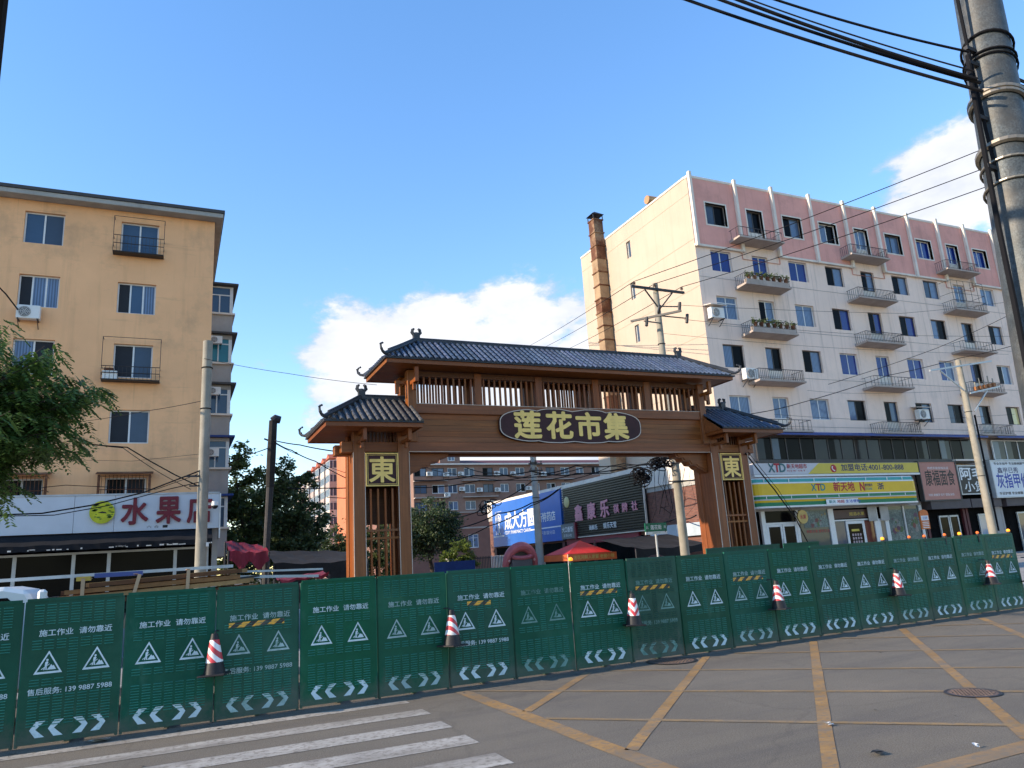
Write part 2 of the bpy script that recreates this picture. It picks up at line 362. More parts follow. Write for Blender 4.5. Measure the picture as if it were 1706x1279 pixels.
m_wood_dark = mat('wood_shadow_board', (.12, .038, .013), .5, .15, .8, grain=(.5, 14, 14))  # wood for recesses and undersides, with their shade darkened into the colour
m_tile = mat('roof_tile', (.075, .100, .155), .32, .3, 2.2, .25, 30, spec=.5)  # blue of the reflected sky mixed into the tile colour
m_tile_b = mat('roof_tile_weathered', (.105, .098, .092), .42, .3, 2.2, .25, 30, spec=.6)
m_ridge = mat('ridge_tile', (.04, .045, .055), .5, .2, 3)
m_gold = mat('gold_paint', (.86, .58, .17), .4, .1, 3)
m_maroon = mat('maroon_board', (.045, .012, .014), .6, .2, 2)
m_trim = mat('pale_edging', (.55, .45, .38), .5, .1, 3)
m_green = mat('green_sheet', (.003, .084, .046), .5, .16, 1.2, .12, 30, dirt=(.022, .115, .07), dirt_amt=.6, dscale=1.1, mud=.5, spec=.2)
m_green_old = mat('green_sheet_dusty', (.022, .085, .055), .6, .2, 1.4, .12, 30, dirt=(.08, .11, .08), dirt_amt=.7, dscale=1.6, mud=.7)
m_green_lo = mat('green_louvre', (.04, .20, .14), .38, .12, 2)  # lighter than the sheet: light on the raised edges put into the colour
m_print = mat('white_print', (.56, .66, .70), .55, .08, 4, dirt=(.12, .26, .22), dirt_amt=.5, dscale=5)
m_print_faded = mat('faded_print', (.16, .30, .27), .6, .15, 4, dirt=(.03, .12, .09), dirt_amt=.8, dscale=5)
m_rubber = mat('black_rubber', (.022, .020, .022), .55, .2, 6)
m_sleeve_up = stripes('red_white_slant', ((.55, .03, .045), (.80, .78, .76)), 7.5, 'up')
m_sleeve_ch = stripes('red_white_chevron', ((.55, .03, .045), (.80, .78, .76)), 7.5, 'chevron')
m_hazard = stripes('hazard_slant', ((.02, .018, .016), (.80, .38, .03)), 7.0, 'slant')
m_orange_wall = mat('orange_render', (.82, .44, .222), .9, .06, .35, .1, 60, streak=.30, dirt=(.40, .245, .14), dirt_amt=.5, dscale=.5)
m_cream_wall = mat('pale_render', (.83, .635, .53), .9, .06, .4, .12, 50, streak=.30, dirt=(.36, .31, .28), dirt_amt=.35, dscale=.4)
m_gable_wall = mat('gable_render', (.46, .365, .285), .9, .05, .4, .12, 50, streak=.20, dirt=(.42, .34, .26), dirt_amt=.35, dscale=.35)  # the block's pale render, darkened to offset the sun on the gable
m_pink = mat('pink_render', (.70, .34, .285), .88, .07, .6, .1, 50, streak=.42, dirt=(.33, .18, .16), dirt_amt=.4, dscale=.5)
m_pale = mat('pale_trim', (.70, .62, .54), .85, .08, 1.2, streak=.35)
m_conc = mat('concrete', (.36, .345, .32), .9, .12, 1.4, .25, 60, streak=.35)
m_conc_pole = mat('concrete_pole', (.285, .26, .215), .88, .14, 2.0, .2, 60, streak=.5)
m_greywall = mat('grey_render', (.36, .335, .32), .9, .1, .8, streak=.3)
m_slab = mat('balcony_slab', (.40, .33, .29), .9, .12, 1, streak=.4)
m_rust = mat('rusty_sheet', (.16, .062, .03), .75, .3, 1.6, .2, 40, metal=.15, dirt=(.30, .20, .12), dirt_amt=.9, dscale=.8)
m_rust_pale = mat('rusty_sheet_pale', (.36, .24, .14), .75, .2, 1.6, .2, 40, metal=.1, dirt=(.20, .085, .04), dirt_amt=.8, dscale=1.0)
m_dark = mat('dark_metal', (.03, .03, .034), .5, .15, 3)
m_steel = mat('painted_steel', (.42, .43, .44), .45, .1, 3, metal=.3)
m_galv = mat('galvanised_steel', (.085, .098, .105), .5, .35, 9, .12, 60, metal=.2, dirt=(.15, .12, .09), dirt_amt=.4, dscale=1.3)
m_white = mat('white_enamel', (.68, .67, .65), .45, .06, 3, dirt=(.4, .37, .33), dirt_amt=.5, dscale=3)
m_pvc = mat('white_window_frame', (.64, .64, .64), .45, .06, 3)
m_dkframe = mat('dark_window_frame', (.055, .05, .05), .5, .1, 3)
m_black = mat('black_cable', (.011, .011, .013), .85, .1, 3, spec=.1)
m_blue_sheet = mat('blue_sheet', (.02, .05, .22), .5, .15, 2)
m_awning = mat('dark_awning_cloth', (.009, .009, .012), .9, .3, 2, .2, 20)
m_tarp = mat('dark_tarp', (.016, .015, .017), .9, .25, 1, .2, 12)
m_red_tarp = mat('maroon_tarp', (.17, .012, .028), .7, .2, 1.5, .2, 12)
m_red = mat('red_cloth', (.60, .022, .02), .6, .12, 2, .1, 20)
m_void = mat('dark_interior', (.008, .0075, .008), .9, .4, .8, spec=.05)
m_brick = None
scuff(m_orange_wall, (.22, .22, 3.2), 1.0, .60, .72, .35, (.27, .17, .10)); scuff(m_orange_wall, (5, 5, .12), 1.0, .62, .74, .40, (.25, .165, .10)); scuff(m_cream_wall, (4, 4, .10), 1.0, .58, .74, .55, (.30, .23, .19)); scuff(m_gable_wall, (4, 4, .10), 1.0, .58, .74, .5, (.36, .28, .20));  # cream wall streaks: rain stains, strengthened for the shade under balconies
def vary(m, amt):
    nt = m.node_tree; N = nt.nodes.new; L = nt.links.new; b = nt.nodes['Principled BSDF']; src = b.inputs['Base Color'].links[0].from_socket
    oi = N('ShaderNodeObjectInfo'); hs = N('ShaderNodeHueSaturation'); L(src, hs.inputs['Color'])
    for k, a, lo, hi in (('Value', 1, 1 - amt, 1 + amt), ('Saturation', 7.3, 1 - amt * .7, 1 + amt * .2), ('Hue', 3.1, .5 - amt * .05, .5 + amt * .06)):
        mu = N('ShaderNodeMath'); mu.operation = 'MULTIPLY'; L(oi.outputs['Random'], mu.inputs[0]); mu.inputs[1].default_value = a; fr = N('ShaderNodeMath'); fr.operation = 'FRACT'; L(mu.outputs[0], fr.inputs[0]); r = N('ShaderNodeMapRange'); L(fr.outputs[0], r.inputs[0]); r.inputs[3].default_value = lo; r.inputs[4].default_value = hi; L(r.outputs[0], hs.inputs[k])
    L(hs.outputs[0], b.inputs['Base Color'])
vary(m_green, .22); vary(m_tile, .25); vary(m_tile_b, .25); vary(m_wood_v, .10); vary(m_wood_h, .10)
m_print_mid = mat('worn_print', (.36, .48, .48), .6, .12, 4, dirt=(.06, .18, .13), dirt_amt=.7, dscale=5)
scuff(m_green, (1.2, 1.2, .5), 1.0, .60, .66, .35, (.05, .14, .10)); [scuff(q, (1, 1, 1), 15, .50, .62, .75, (.16, .135, .108)) or scuff(q, (.12, 1.4, 1), 1.0, .48, .66, .7, (.17, .145, .115)) for q in (m_yellow_paint, m_white_paint, m_yellow_thin)]; scuff(m_wood_h, (.5, 3, 3), 1.0, .55, .70, .35, (.16, .045, .014)); scuff(m_wood_v, (3, 3, .5), 1.0, .55, .70, .35, (.16, .045, .014))
g_light = glass('glass_pale_curtain', (.16, .23, .36), folds=True)
g_grey = glass('glass_grey', (.055, .08, .12), spec=.25)
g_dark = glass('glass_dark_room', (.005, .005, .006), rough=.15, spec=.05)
g_blue = glass('glass_blue_curtain', (.012, .035, .24), folds=True)
g_sky = glass('glass_sky', (.045, .085, .15))
g_yel = glass('glass_lit_curtain', (.60, .50, .22))
g_teal = glass('glass_teal', (.02, .16, .20))
g_strip = glass('glass_dark_strip', (.022, .024, .028), spec=.15)
g_screen = glass('insect_screen', (.03, .033, .04), rough=.7, spec=.1)
PANE = dict(L=g_light, G=g_grey, D=g_dark, B=g_blue, S=g_sky, Y=g_yel, T=g_teal, N=g_screen)
def brickmat():
    m = mat('red_brick', (.19, .075, .055), .9, .15, 3, .2, 60)
    nt = m.node_tree; N = nt.nodes.new; L = nt.links.new; b = nt.nodes['Principled BSDF']
    tc = N('ShaderNodeNewGeometry'); sep = N('ShaderNodeSeparateXYZ'); L(tc.outputs['Position'], sep.inputs[0])
    ad = N('ShaderNodeMath'); L(sep.outputs[0], ad.inputs[0]); L(sep.outputs[1], ad.inputs[1])
    cb = N('ShaderNodeCombineXYZ'); L(ad.outputs[0], cb.inputs[0]); L(sep.outputs[2], cb.inputs[1])
    br = N('ShaderNodeTexBrick'); L(cb.outputs[0], br.inputs['Vector']); br.inputs['Scale'].default_value = 1
    br.inputs['Brick Width'].default_value = .25; br.inputs['Row Height'].default_value = .075; br.inputs['Mortar Size'].default_value = .009
    br.inputs['Color1'].default_value = (.21, .085, .06, 1); br.inputs['Color2'].default_value = (.14, .055, .042, 1); br.inputs['Mortar'].default_value = (.10, .085, .075, 1)
    L(br.outputs['Color'], b.inputs['Base Color']); return m
m_brick = brickmat()

# ------------------------------------------------------------------ the setting: ground, road, markings
def sheet(name, m, x0, x1, y0, y1, z):
    return struct(name, MB().quad((x0, y0, z), (x1, y0, z), (x1, y1, z), (x0, y1, z)), m)
sheet('ground', m_earth, -900, 900, -500, 1500, -.03)
sheet('road', m_asphalt, -160, 160, -60, 13.6, 0)
sheet('market_street', m_asphalt, 3.2, 20.6, 13.6, 140, 0.004)
struct('kerb', MB().box(-90, 3.0, 13.6, 13.8, -.02, .13), m_kerb, bevel=.015)
struct('kerb', MB().box(20.8, 110, 13.6, 13.8, -.02, .13), m_kerb, bevel=.015)
struct('pavement', MB().box(-90, 3.2, 13.8, 40, -.025, .115), m_paving)
struct('pavement', MB().box(20.6, 110, 13.8, 34, -.025, .115), m_paving)
# zebra crossing: bars end at x = 2.75 and run on to the left
for i, (yc, w, x1) in enumerate([(9.72, .22, 2.80), (8.93, .33, 2.80), (8.10, .38, 2.76), (7.30, .40, 2.74), (6.45, .40, 2.71), (5.62, .40, 2.70)]):
    x0 = -3.4; mb = MB(); n = 14
    pts = [(x0 + (x1 - x0) * k / n + 0, yc - w / 2 + random.uniform(-.008, .008), .004) for k in range(n + 1)] + [(x1 - (x1 - x0) * k / n - (.03 if k else 0), yc + w / 2 + random.uniform(-.008, .008), .004) for k in range(n + 1)]
    struct('crossing_bar', mb.poly(pts), m_white_paint)
def stripe(a, b, w, name='box_marking', m=None):
    a, b = np.array(a, float), np.array(b, float); d = (b - a) / np.linalg.norm(b - a); nrm = np.array([-d[1], d[0]]) * w / 2
    k = 10; z = .004; p = []
    for i in range(k + 1): q = a + (b - a) * i / k + nrm * random.uniform(.9, 1.06); p.append((q[0], q[1], z))
    for i in range(k + 1): q = b - (b - a) * i / k - nrm * random.uniform(.9, 1.06); p.append((q[0], q[1], z))
    return struct(name, MB().poly(p), m or m_yellow_paint)
X0, Y0 = 3.60, 4.14                      # corner of the yellow box junction
stripe((X0, Y0), (X0, 9.95), .20); stripe((X0 + .1, Y0), (17, Y0), .20)
def clip45(c):                            # lines x - y = c inside the box
    x0 = max(X0 + .1, Y0 + .1 + c); return (x0, x0 - c), (9.98 + c, 9.98)
for c in (-4.40, -2.27, -.02, 2.15, 4.35, 6.6, 8.9):
    a, b = clip45(c)
    if b[0] > a[0]: stripe(a, b, .125)
for s in (11.33, 13.55, 15.8, 18.1, 20.4, 22.7):
    xa = X0 + .1; ya = s - xa
    if ya > 9.9: ya = 9.9; xa = s - ya
    yb = Y0 + .1; xb = s - yb
    if xa < xb: o = stripe((xa, ya), (xb, yb), .09, m=m_yellow_thin); o.location.z = .0015
def manhole(x, y, r):
    t = thing('manhole_cover', 'round brown cast iron manhole cover on the yellow line near the right edge' if x > 5 and y < 8 else 'worn manhole cover half under the green barrier panels', 'manhole cover', (x, y, .006))
    mb = MB(); n = 36
    ring = [(x + r * 1.13 * math.cos(2 * PI * i / n), y + r * 1.13 * math.sin(2 * PI * i / n)) for i in range(n)]; rin = [(x + r * math.cos(2 * PI * i / n), y + r * math.sin(2 * PI * i / n)) for i in range(n)]
    for i in range(n):
        j = (i + 1) % n; mb.quad((*ring[i], .009), (*ring[j], .009), (*rin[j], .011), (*rin[i], .011))
    mb.build('rim', m_dark, t)
    mb = MB(); mb.poly([(*p, .008) for p in rin])
    for k in range(-4, 5):
        for q in range(-4, 5):
            px, py = x + k * r / 5.2, y + q * r / 5.2
            if (px - x) ** 2 + (py - y) ** 2 < (r * .85) ** 2: mb.box(px - r * .055, px + r * .055, py - r * .055, py + r * .055, .008, .014)
    mb.build('lid', mat('manhole_lid', (.15, .105, .085), .75, .2, 4, .3, 60), t)
manhole(7.76, 5.66, .24); manhole(7.05, 9.98, .34)
# litter
for i, (px, py, sz, c, lab) in enumerate([(168, 1236, .10, (.55, .5, .42), 'crumpled pale paper scrap at the barrier foot by the far left panels'), (1386, 1210, .045, (.8, .8, .78), 'small white paper scrap on the yellow diagonal line'), (1460, 1258, .06, (.05, .05, .05), 'dark scrap lying on the asphalt inside the yellow box'), (1628, 1246, .03, (.7, .7, .7), 'tiny white scrap near the right end of the yellow edge line')]):
    d = view_dir(px, py); g = EYE + d * (-1.68 / d[2]); mb = MB(); n = 7
    for k in range(3):
        c0 = np.array([g[0] + random.uniform(-1, 1) * sz, g[1] + random.uniform(-.5, .5) * sz, .012 + .006 * k])
        mb.poly([tuple(c0 + np.array([math.cos(a) * sz * random.uniform(.6, 1.2), math.sin(a) * sz * .5 * random.uniform(.6, 1.2), random.uniform(0, .02)])) for a in [2 * PI * q / n for q in range(n)]])
    tag(mb.build('litter', mat(f'litter_colour{i}', c, .8)), lab, 'litter')

# ------------------------------------------------------------------ windows
WC = {}
def window(parent, u0, u1, z0, z1, y, panes, frame='w', transom=False, bar=.05):
    w, h = round(u1 - u0, 3), round(z1 - z0, 3); k = len(panes); key = (w, h, k, frame, transom, bar)
    if key not in WC:
        mb = MB(); b = bar
        mb.box(0, w, 0, .06, 0, b); mb.box(0, w, 0, .06, h - b, h); mb.box(0, b, 0, .06, b, h - b); mb.box(w - b, w, 0, .06, b, h - b)
        for i in range(1, k): mb.box(w * i / k - b * .55, w * i / k + b * .55, .004, .056, b, h - b)
        if transom: mb.box(b, w - b, .006, .05, h * .72 - .025, h * .72 + .025)
        pm = MB().box(0, w / k - b * 1.0, .025, .033, 0, h - 2 * b)
        WC[key] = (mb.mesh('window', m_pvc if frame == 'w' else m_dkframe), {c: None for c in PANE}, pm)
    fr, cache, pm = WC[key]
    fo = inst('window', fr, parent, np.array([u0, y, z0]) - root_loc(parent))
    for i, c in enumerate(panes):
        if cache[c] is None: cache[c] = pm.mesh('pane', PANE[c])
        inst('pane', cache[c], fo, (w * i / k + bar * .5, 0, bar))
    return fo
AC = {}
def ac_unit(x, y, z, label, s=1.0, roof=False, group=None, face='-Y'):
    """outdoor air conditioner: casing, fan grille, bracket"""
    t = thing('air_conditioner', label, 'air conditioner', (x, y, z), group)
    if not AC:
        AC['casing'] = MB().box(-.4, .4, -.3, 0, 0, .55).mesh('casing', m_white, bevel=.02)
        n = 18; mb = MB(); mb.cyl((-.12, -.325, .275), (-.12, -.29, .275), .21, n=n); AC['fan'] = mb.mesh('fan_guard', mat('ac_grille', (.16, .16, .16), .6))
        mb = MB()
        for r in (.07, .13, .19):
            mb.tube([(-.12 + r * math.cos(2 * PI * i / 16), -.33, .275 + r * math.sin(2 * PI * i / 16)) for i in range(17)], .006, 4)
        for a in range(6): mb.beam((-.12, -.332, .275), (-.12 + .2 * math.cos(a * PI / 3), -.332, .275 + .2 * math.sin(a * PI / 3)), .008)
        AC['guard'] = mb.mesh('grille', m_white)
        mb = MB()
        for sx in (-.33, .33): mb.box(sx - .02, sx + .02, -.34, .12, -.05, -.005); mb.beam((sx, .1, -.32), (sx, -.26, -.05), .025)
        AC['bracket'] = mb.mesh('bracket', m_dark)
        mb = MB(); mb.extr([(-.5, -.45, .62), (.5, -.45, .62), (.5, .1, .72), (-.5, .1, .72)], (0, 0, .03)); AC['roof'] = mb.mesh('cover', m_pale)
    for n in ('casing', 'fan', 'guard', 'bracket') + (('roof',) if roof else ()):
        o = inst(AC[n].name.split('.')[0], AC[n], t); o.scale = (s, s, s)
    return t

# ------------------------------------------------------------------ the market gate
def gate():
    F, D = 21.0, 1.12; B = F + D; MID = F + D / 2; CX = 11.88
    t = thing('market_gate', 'brown timber market gate with grey tiled roofs and gold lettering on an oval board', 'gate', (CX, MID, 0))
    def part(name, mb, m, **k): return mb.build(name, m, t, **k)
    mir = lambda x: 2 * CX - x
    for side in (0, 1):
        X = (lambda x: x) if side == 0 else mir
        def bx(mb, a, b, y0, y1, z0, z1): a, b = sorted((X(a), X(b))); return mb.box(a, b, y0, y1, z0, z1)
        for a, b in ((4.66, 4.99), (5.97, 6.30)):
            for y0, y1 in ((F, F + .3), (B - .3, B)):
                part('post', bx(MB(), a, b, y0, y1, 0, 5.62), m_wood_v, bevel=.012)
        for a in (4.99, 5.97):                       # pale edging beside the posts
            pass
        for a in (4.985, 6.305, 4.655, 5.965):
            part('edging', bx(MB(), a - .008, a + .008, F - .012, F + .012, .1, 4.9), m_trim)
        # side walls of the pier: boards between the front and back posts
        for a in (4.70, 6.22): part('side_panel', bx(MB(), a, a + .05, F + .3, B - .3, 0, 5.2), m_wood_v)
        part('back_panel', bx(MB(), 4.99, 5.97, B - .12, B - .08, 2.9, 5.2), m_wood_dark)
        part('beam', bx(MB(), 4.99, 5.97, F + .03, F + .27, 4.92, 5.21), m_wood_h, bevel=.01)
        part('beam', bx(MB(), 4.99, 5.97, B - .27, B - .03, 4.92, 5.21), m_wood_h, bevel=.01)
        part('beam_end', bx(MB(), 4.19, 4.655, F + .32, F + .62, 4.86, 5.16), m_wood_h, bevel=.012)
        part('beam_end', bx(MB(), 4.32, 4.655, F + .02, F + .28, 4.90, 5.22), m_wood_h, bevel=.012)
        part('base', bx(MB(), 4.56, 6.40, F - .1, B + .1, 0, .35), m_conc, bevel=.02)
        for i in range(9): part('slat', bx(MB(), 5.02 + i * .107, 5.06 + i * .107, F + .10, F + .16, 5.215, 5.6), m_wood_dark)
        # lattice below the plaque
        for i in range(4):
            x = 5.16 + i * .213; part('slat', bx(MB(), x - .027, x + .027, F + .08, F + .14, .3, 3.86), m_wood_v)
            part('slat', bx(MB(), x - .027, x + .027, B - .14, B - .09, .3, 3.3), m_wood_v)
        for z in (2.68, 2.46, 1.2):
            part('rail', bx(MB(), 4.99, 5.97, F + .05, F + .11, z - .03, z + .03), m_wood_h)
        # plaque with the gold character
        pl = part('plaque', bx(MB(), 5.0, 5.96, F - .03, F + .04, 3.92, 4.88), m_maroon)
        fr = MB(); x0, x1 = sorted((X(5.0), X(5.96)))
        for a in (0, .055):
            w = .03; z0, z1 = 3.92 + a, 4.88 - a; p, q = x0 + a, x1 - a
            if a: w = .012
            fr.box(p, q, F - .05, F - .03, z0, z0 + w).box(p, q, F - .05, F - .03, z1 - w, z1).box(p, p + w, F - .05, F - .03, z0 + w, z1 - w).box(q - w, q, F - .05, F - .03, z0 + w, z1 - w)
        fr.build('border', m_gold, pl)
        letters('東', pl, (x0 + x1) / 2, F - .031, 4.40, m_gold, w=.74, h=.72, bold=.022, depth=.006, align='C', name='character')
        # hanging brackets under the eaves
        for a in (4.83, 6.13):
            mb = MB(); xa = X(a)
            mb.box(xa - .05, xa + .05, F - .75, F - .62, 5.15, 5.6).box(xa - .05, xa + .05, F - .62, F - .002, 5.15, 5.25).box(xa - .045, xa + .045, F - .4, F - .28, 4.98, 5.148)
            part('bracket', mb, m_wood_v, bevel=.006)
            mb = MB(); mb.box(xa - .05, xa + .05, F - .6, F - .002, 5.38, 5.50); part('bracket', mb, m_wood_h)
        # corbel under the long beam, cloud-cut outline
        c = [(6.31, 4.915), (7.66, 4.915), (7.60, 4.80), (7.38, 4.76), (7.32, 4.66), (7.10, 4.64), (7.02, 4.52), (6.80, 4.50), (6.70, 4.40), (6.52, 4.34), (6.42, 4.27), (6.31, 4.25)]
        for y in (F + .32, ):
            part('corbel', MB().extr([(X(a), y, z) for a, z in c], (0, .40, 0)), m_wood_h)
            part('corbel_face', MB().extr([(X(6.31 + (a - 6.31) * .93), y - .03, 4.915 + (z - 4.915) * .9) for a, z in c], (0, .029, 0)), m_wood_h)
    # span: lower beam, name board, upper beam
    for y0, y1 in ((F + .02, F + .34), (B - .34, B - .02)):
        part('beam', MB().box(6.305, mir(6.305), y0, y1, 4.92, 5.22), m_wood_h, bevel=.012)
        part('beam', MB().box(6.34, mir(6.34), y0, y1, 6.10, 6.40), m_wood_h, bevel=.012)
    part('edging', MB().box(6.31, mir(6.31), F + .008, F + .018, 4.918, 4.936), m_trim)
    part('edging', MB().box(6.34, mir(6.34), F + .008, F + .018, 6.39, 6.404), m_trim)
    n = 5
    for i in range(n):
        z0 = 5.222 + i * (.876 / n)
        part('board', MB().box(6.33, mir(6.33), F + .10, F + .14, z0 + .003, z0 + .876 / n - .003), m_wood_h)
    part('board', MB().box(6.33, mir(6.33), B - .14, B - .10, 5.22, 6.10), m_wood_h)
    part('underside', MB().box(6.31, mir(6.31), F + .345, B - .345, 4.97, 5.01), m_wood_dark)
    for X in (lambda x: x, mir):
        a, b = sorted((X(6.10), X(6.56)))
        for y0, y1 in ((F - .02, F + .28), (B - .28, B + .02)):
            part('post', MB().box(*sorted((X(6.32), X(6.58))), y0, y1, 5.225, 7.42), m_wood_v, bevel=.01)
        part('side_panel', MB().box(*sorted((X(6.36), X(6.42))), F + .3, B - .3, 5.22, 6.40), m_wood_v)
        part('rail', MB().box(*sorted((X(6.38), X(6.50))), F + .28, B - .28, 6.42, 6.6), m_wood_h)
        part('rail', MB().box(*sorted((X(6.38), X(6.50))), F + .28, B - .28, 7.1, 7.3), m_wood_h)
        mb = MB(); xa = X(6.45); mb.box(xa - .06, xa + .06, F - .55, F - .43, 6.95, 7.4).box(xa - .06, xa + .06, F - .43, F - .022, 6.95, 7.06).box(xa - .05, xa + .05, F - .3, F - .2, 6.75, 6.948); part('bracket', mb, m_wood_v, bevel=.006)
        mb = MB(); xa = X(6.18); mb.box(*sorted((X(5.98), X(6.31))), F + .1, F + .2, 7.0, 7.1).box(*sorted((X(5.98), X(6.08))), F + .1, F + .2, 6.7, 6.99); part('bracket', mb, m_wood_v)
    posts = [8.51, 10.64, 12.80, 14.88]
    for x in posts:
        for y0, y1 in ((F + .02, F + .26), (B - .26, B - .02)): part('post', MB().box(x, x + .24, y0, y1, 6.402, 7.42), m_wood_v, bevel=.008)
    sl = MB().box(-.028, .028, 0, .05, 0, .92).mesh('slat', m_wood_v)
    edges = [6.58] + [v for x in posts for v in (x, x + .24)] + [mir(6.58)]
    for a, b in zip(edges[::2], edges[1::2]):
        k = 10
        for i in range(k):
            x = a + (b - a) * (i + .5) / k
            for y in (F + .10, B - .16): inst('slat', sl, t, (x - CX, y - MID, 6.402))
        for y0, y1 in ((F + .05, F + .22), (B - .22, B - .05)): part('rail', MB().box(a, b, y0, y1, 7.25, 7.42), m_wood_dark)
    # oval board: two round ends joined by scallops
    def outline(s):
        pts = []; x0, x1, z0, z1 = 9.27, 14.55, 5.21, 6.35; zc = (z0 + z1) / 2; hh = (z1 - z0) / 2 * s; cx = (x0 + x1) / 2
        N_ = 96
        for i in range(N_):
            a = 2 * PI * i / N_; ca, sa = math.cos(a), math.sin(a)
            x = cx + (x1 - x0) / 2 * (1 - (1 - s) * .24) * np.sign(ca) * abs(ca) ** .62; z = zc + hh * np.sign(sa) * abs(sa) ** .62
            ph = (x - x0) / (x1 - x0) * 4; dip = .075 * (1 - abs(math.sin(PI * ph))) ** 2 if .6 < ph < 3.4 else 0
            pts.append((x, z - np.sign(sa) * dip * (1 if sa > 0 else .6)))
        return pts
    board = MB().extr([(x, F - .02, z) for x, z in outline(1.0)], (0, .12, 0)); sg = part('name_board', board, m_maroon)
    rim = MB(); a, b = outline(1.0), outline(.955)
    for i in range(len(a)):
        j = (i + 1) % len(a); rim.quad((a[i][0], F - .028, a[i][1]), (a[j][0], F - .028, a[j][1]), (b[j][0], F - .026, b[j][1]), (b[i][0], F - .026, b[i][1]))
    for i in range(len(a)):
        j = (i + 1) % len(a); rim.quad((a[i][0], F - .028, a[i][1]), (a[j][0], F - .028, a[j][1]), (a[j][0], F - .018, a[j][1]), (a[i][0], F - .018, a[i][1]))
    rim.build('border', m_trim, sg)
    for ch, x in zip('莲花市集', (10.25, 11.40, 12.50, 13.56)):
        letters(ch, sg, x, F - .021, 5.80, m_gold, w=.92, h=.86, bold=.032, depth=.006, align='C', name='character')
    # roofs -------------------------------------------------------------
    def roof(u0, u1, v0, v1, ze, ru0, ru1, zr, left_hip, right_hip, tint=m_tile, step=.19):
        vr = (v0 + v1) / 2; deck = MB()
        E = [np.array(p) for p in ((u0, v0, ze), (u1, v0, ze), (u1, v1, ze), (u0, v1, ze))]; R0, R1 = np.array((ru0, vr, zr)), np.array((ru1, vr, zr))
        deck.poly([E[0], E[1], R1, R0]); deck.poly([E[2], E[3], R0, R1])
        if left_hip: deck.poly([E[3], E[0], R0])
        if right_hip: deck.poly([E[1], E[2], R1])
        part('roof_deck', deck, mat('roof_pan', (.035, .040, .052), .5, .2, 3))
        # eave board, soffit
        s = MB(); th = .13
        ins = .05
        for p, q in ((E[0], E[1]), (E[3], E[2]), (E[0], E[3]), (E[1], E[2])):
            pass
        x0, x1 = u0 + ins * left_hip, u1 - ins * right_hip; y0, y1 = v0 + ins, v1 - ins
        part('fascia', MB().box(x0, x1, y0, y0 + .04, ze - th, ze - .012), m_wood_h); part('fascia', MB().box(x0, x1, y1 - .04, y1, ze - th, ze - .012), m_wood_h)
        part('fascia', MB().box(x0, x0 + .04, y0 + .042, y1 - .042, ze - th, ze - .014), m_wood_h); part('fascia', MB().box(x1 - .04, x1, y0 + .042, y1 - .042, ze - th, ze - .014), m_wood_h)
        nb = 7
        for i in range(nb):
            a = y0 + .045 + (y1 - y0 - .09) * i / nb; b = y0 + .045 + (y1 - y0 - .09) * (i + 1) / nb
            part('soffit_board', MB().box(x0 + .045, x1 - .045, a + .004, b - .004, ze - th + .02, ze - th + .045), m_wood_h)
        part('eave_lip', MB().box(u0 - .01, u1 + .01, v0 - .012, v0 + .06, ze - .010, ze + .035), m_ridge)
        if left_hip: part('eave_lip', MB().box(u0 - .012, u0 + .06, v0 + .062, v1, ze - .010, ze + .035), m_ridge)
        if right_hip: part('eave_lip', MB().box(u1 - .06, u1 + .012, v0 + .062, v1, ze - .010, ze + .035), m_ridge)
        # tile courses
        def rib(p, q, w=.058, tintm=tint, into=None):
            p, q = Vector(p), Vector(q); d = q - p; Ln = d.length
            if Ln < .12: return
            d.normalize(); up = Vector((0, 0, 1)); sd = d.cross(up).normalized(); nn = sd.cross(d).normalized()
            mb = into or MB(); k = max(1, round(Ln / .27)); 
            for i in range(k):
                a, b = p + d * (Ln * i / k), p + d * min(Ln, Ln * (i + 1) / k + .02); r0, r1 = w * 1.10, w * .90
                ring = lambda c, r: [tuple(c + sd * (r * math.cos(th)) + nn * (r * .95 * math.sin(th) + .004)) for th in (0, PI * .28, PI / 2, PI * .72, PI)]
                A, Bq = ring(a, r0), ring(b, r1); mb.add(A + Bq, [(j, j + 1, 6 + j, 5 + j) for j in range(4)] + [(4, 3, 2, 1, 0)])
            if into is None: part('roof_tile', mb, tintm)
        n = int((u1 - u0 - .12) / step)
        back = MB()
        for i in range(n + 1):
            x = u0 + .06 + (u1 - u0 - .12) * i / n
            tt = 1.0
            if left_hip and x < ru0: tt = (x - u0) / (ru0 - u0)
            if right_hip and x > ru1: tt = (u1 - x) / (u1 - ru1)
            rib((x, v0 - .03, ze + .02), (x, v0 + (vr - v0) * tt, ze + .012 + (zr - ze) * tt))
            rib((x, v1 + .03, ze + .02), (x, v1 + (vr - v1) * tt, ze + .012 + (zr - ze) * tt), into=back)
        part('back_roof_tiles', back, tint)['kind'] = 'stuff'
        for hip, ue, ur in ((left_hip, u0, ru0), (right_hip, u1, ru1)):
            if not hip: continue
            n = int((v1 - v0 - .1) / step)
            for i in range(n + 1):
                y = v0 + .06 + (v1 - v0 - .12) * i / n; tt = 1 - abs(y - vr) / ((v1 - v0) / 2)
                sgn = -1 if ue < ur else 1
                rib((ue + sgn * .03, y, ze + .02), (ue + (ur - ue) * tt, y, ze + .012 + (zr - ze) * tt))
        # ridge with end ornaments, hip ridges with hooked finials
        part('ridge', MB().box(ru0 - .04, ru1 + .04, vr - .055, vr + .055, zr - .03, zr + .085), m_ridge, bevel=.012)
        part('ridge_cap', MB().tube([(ru0 - .05, vr, zr + .10), (ru1 + .05, vr, zr + .10)], .05, 8), m_ridge)
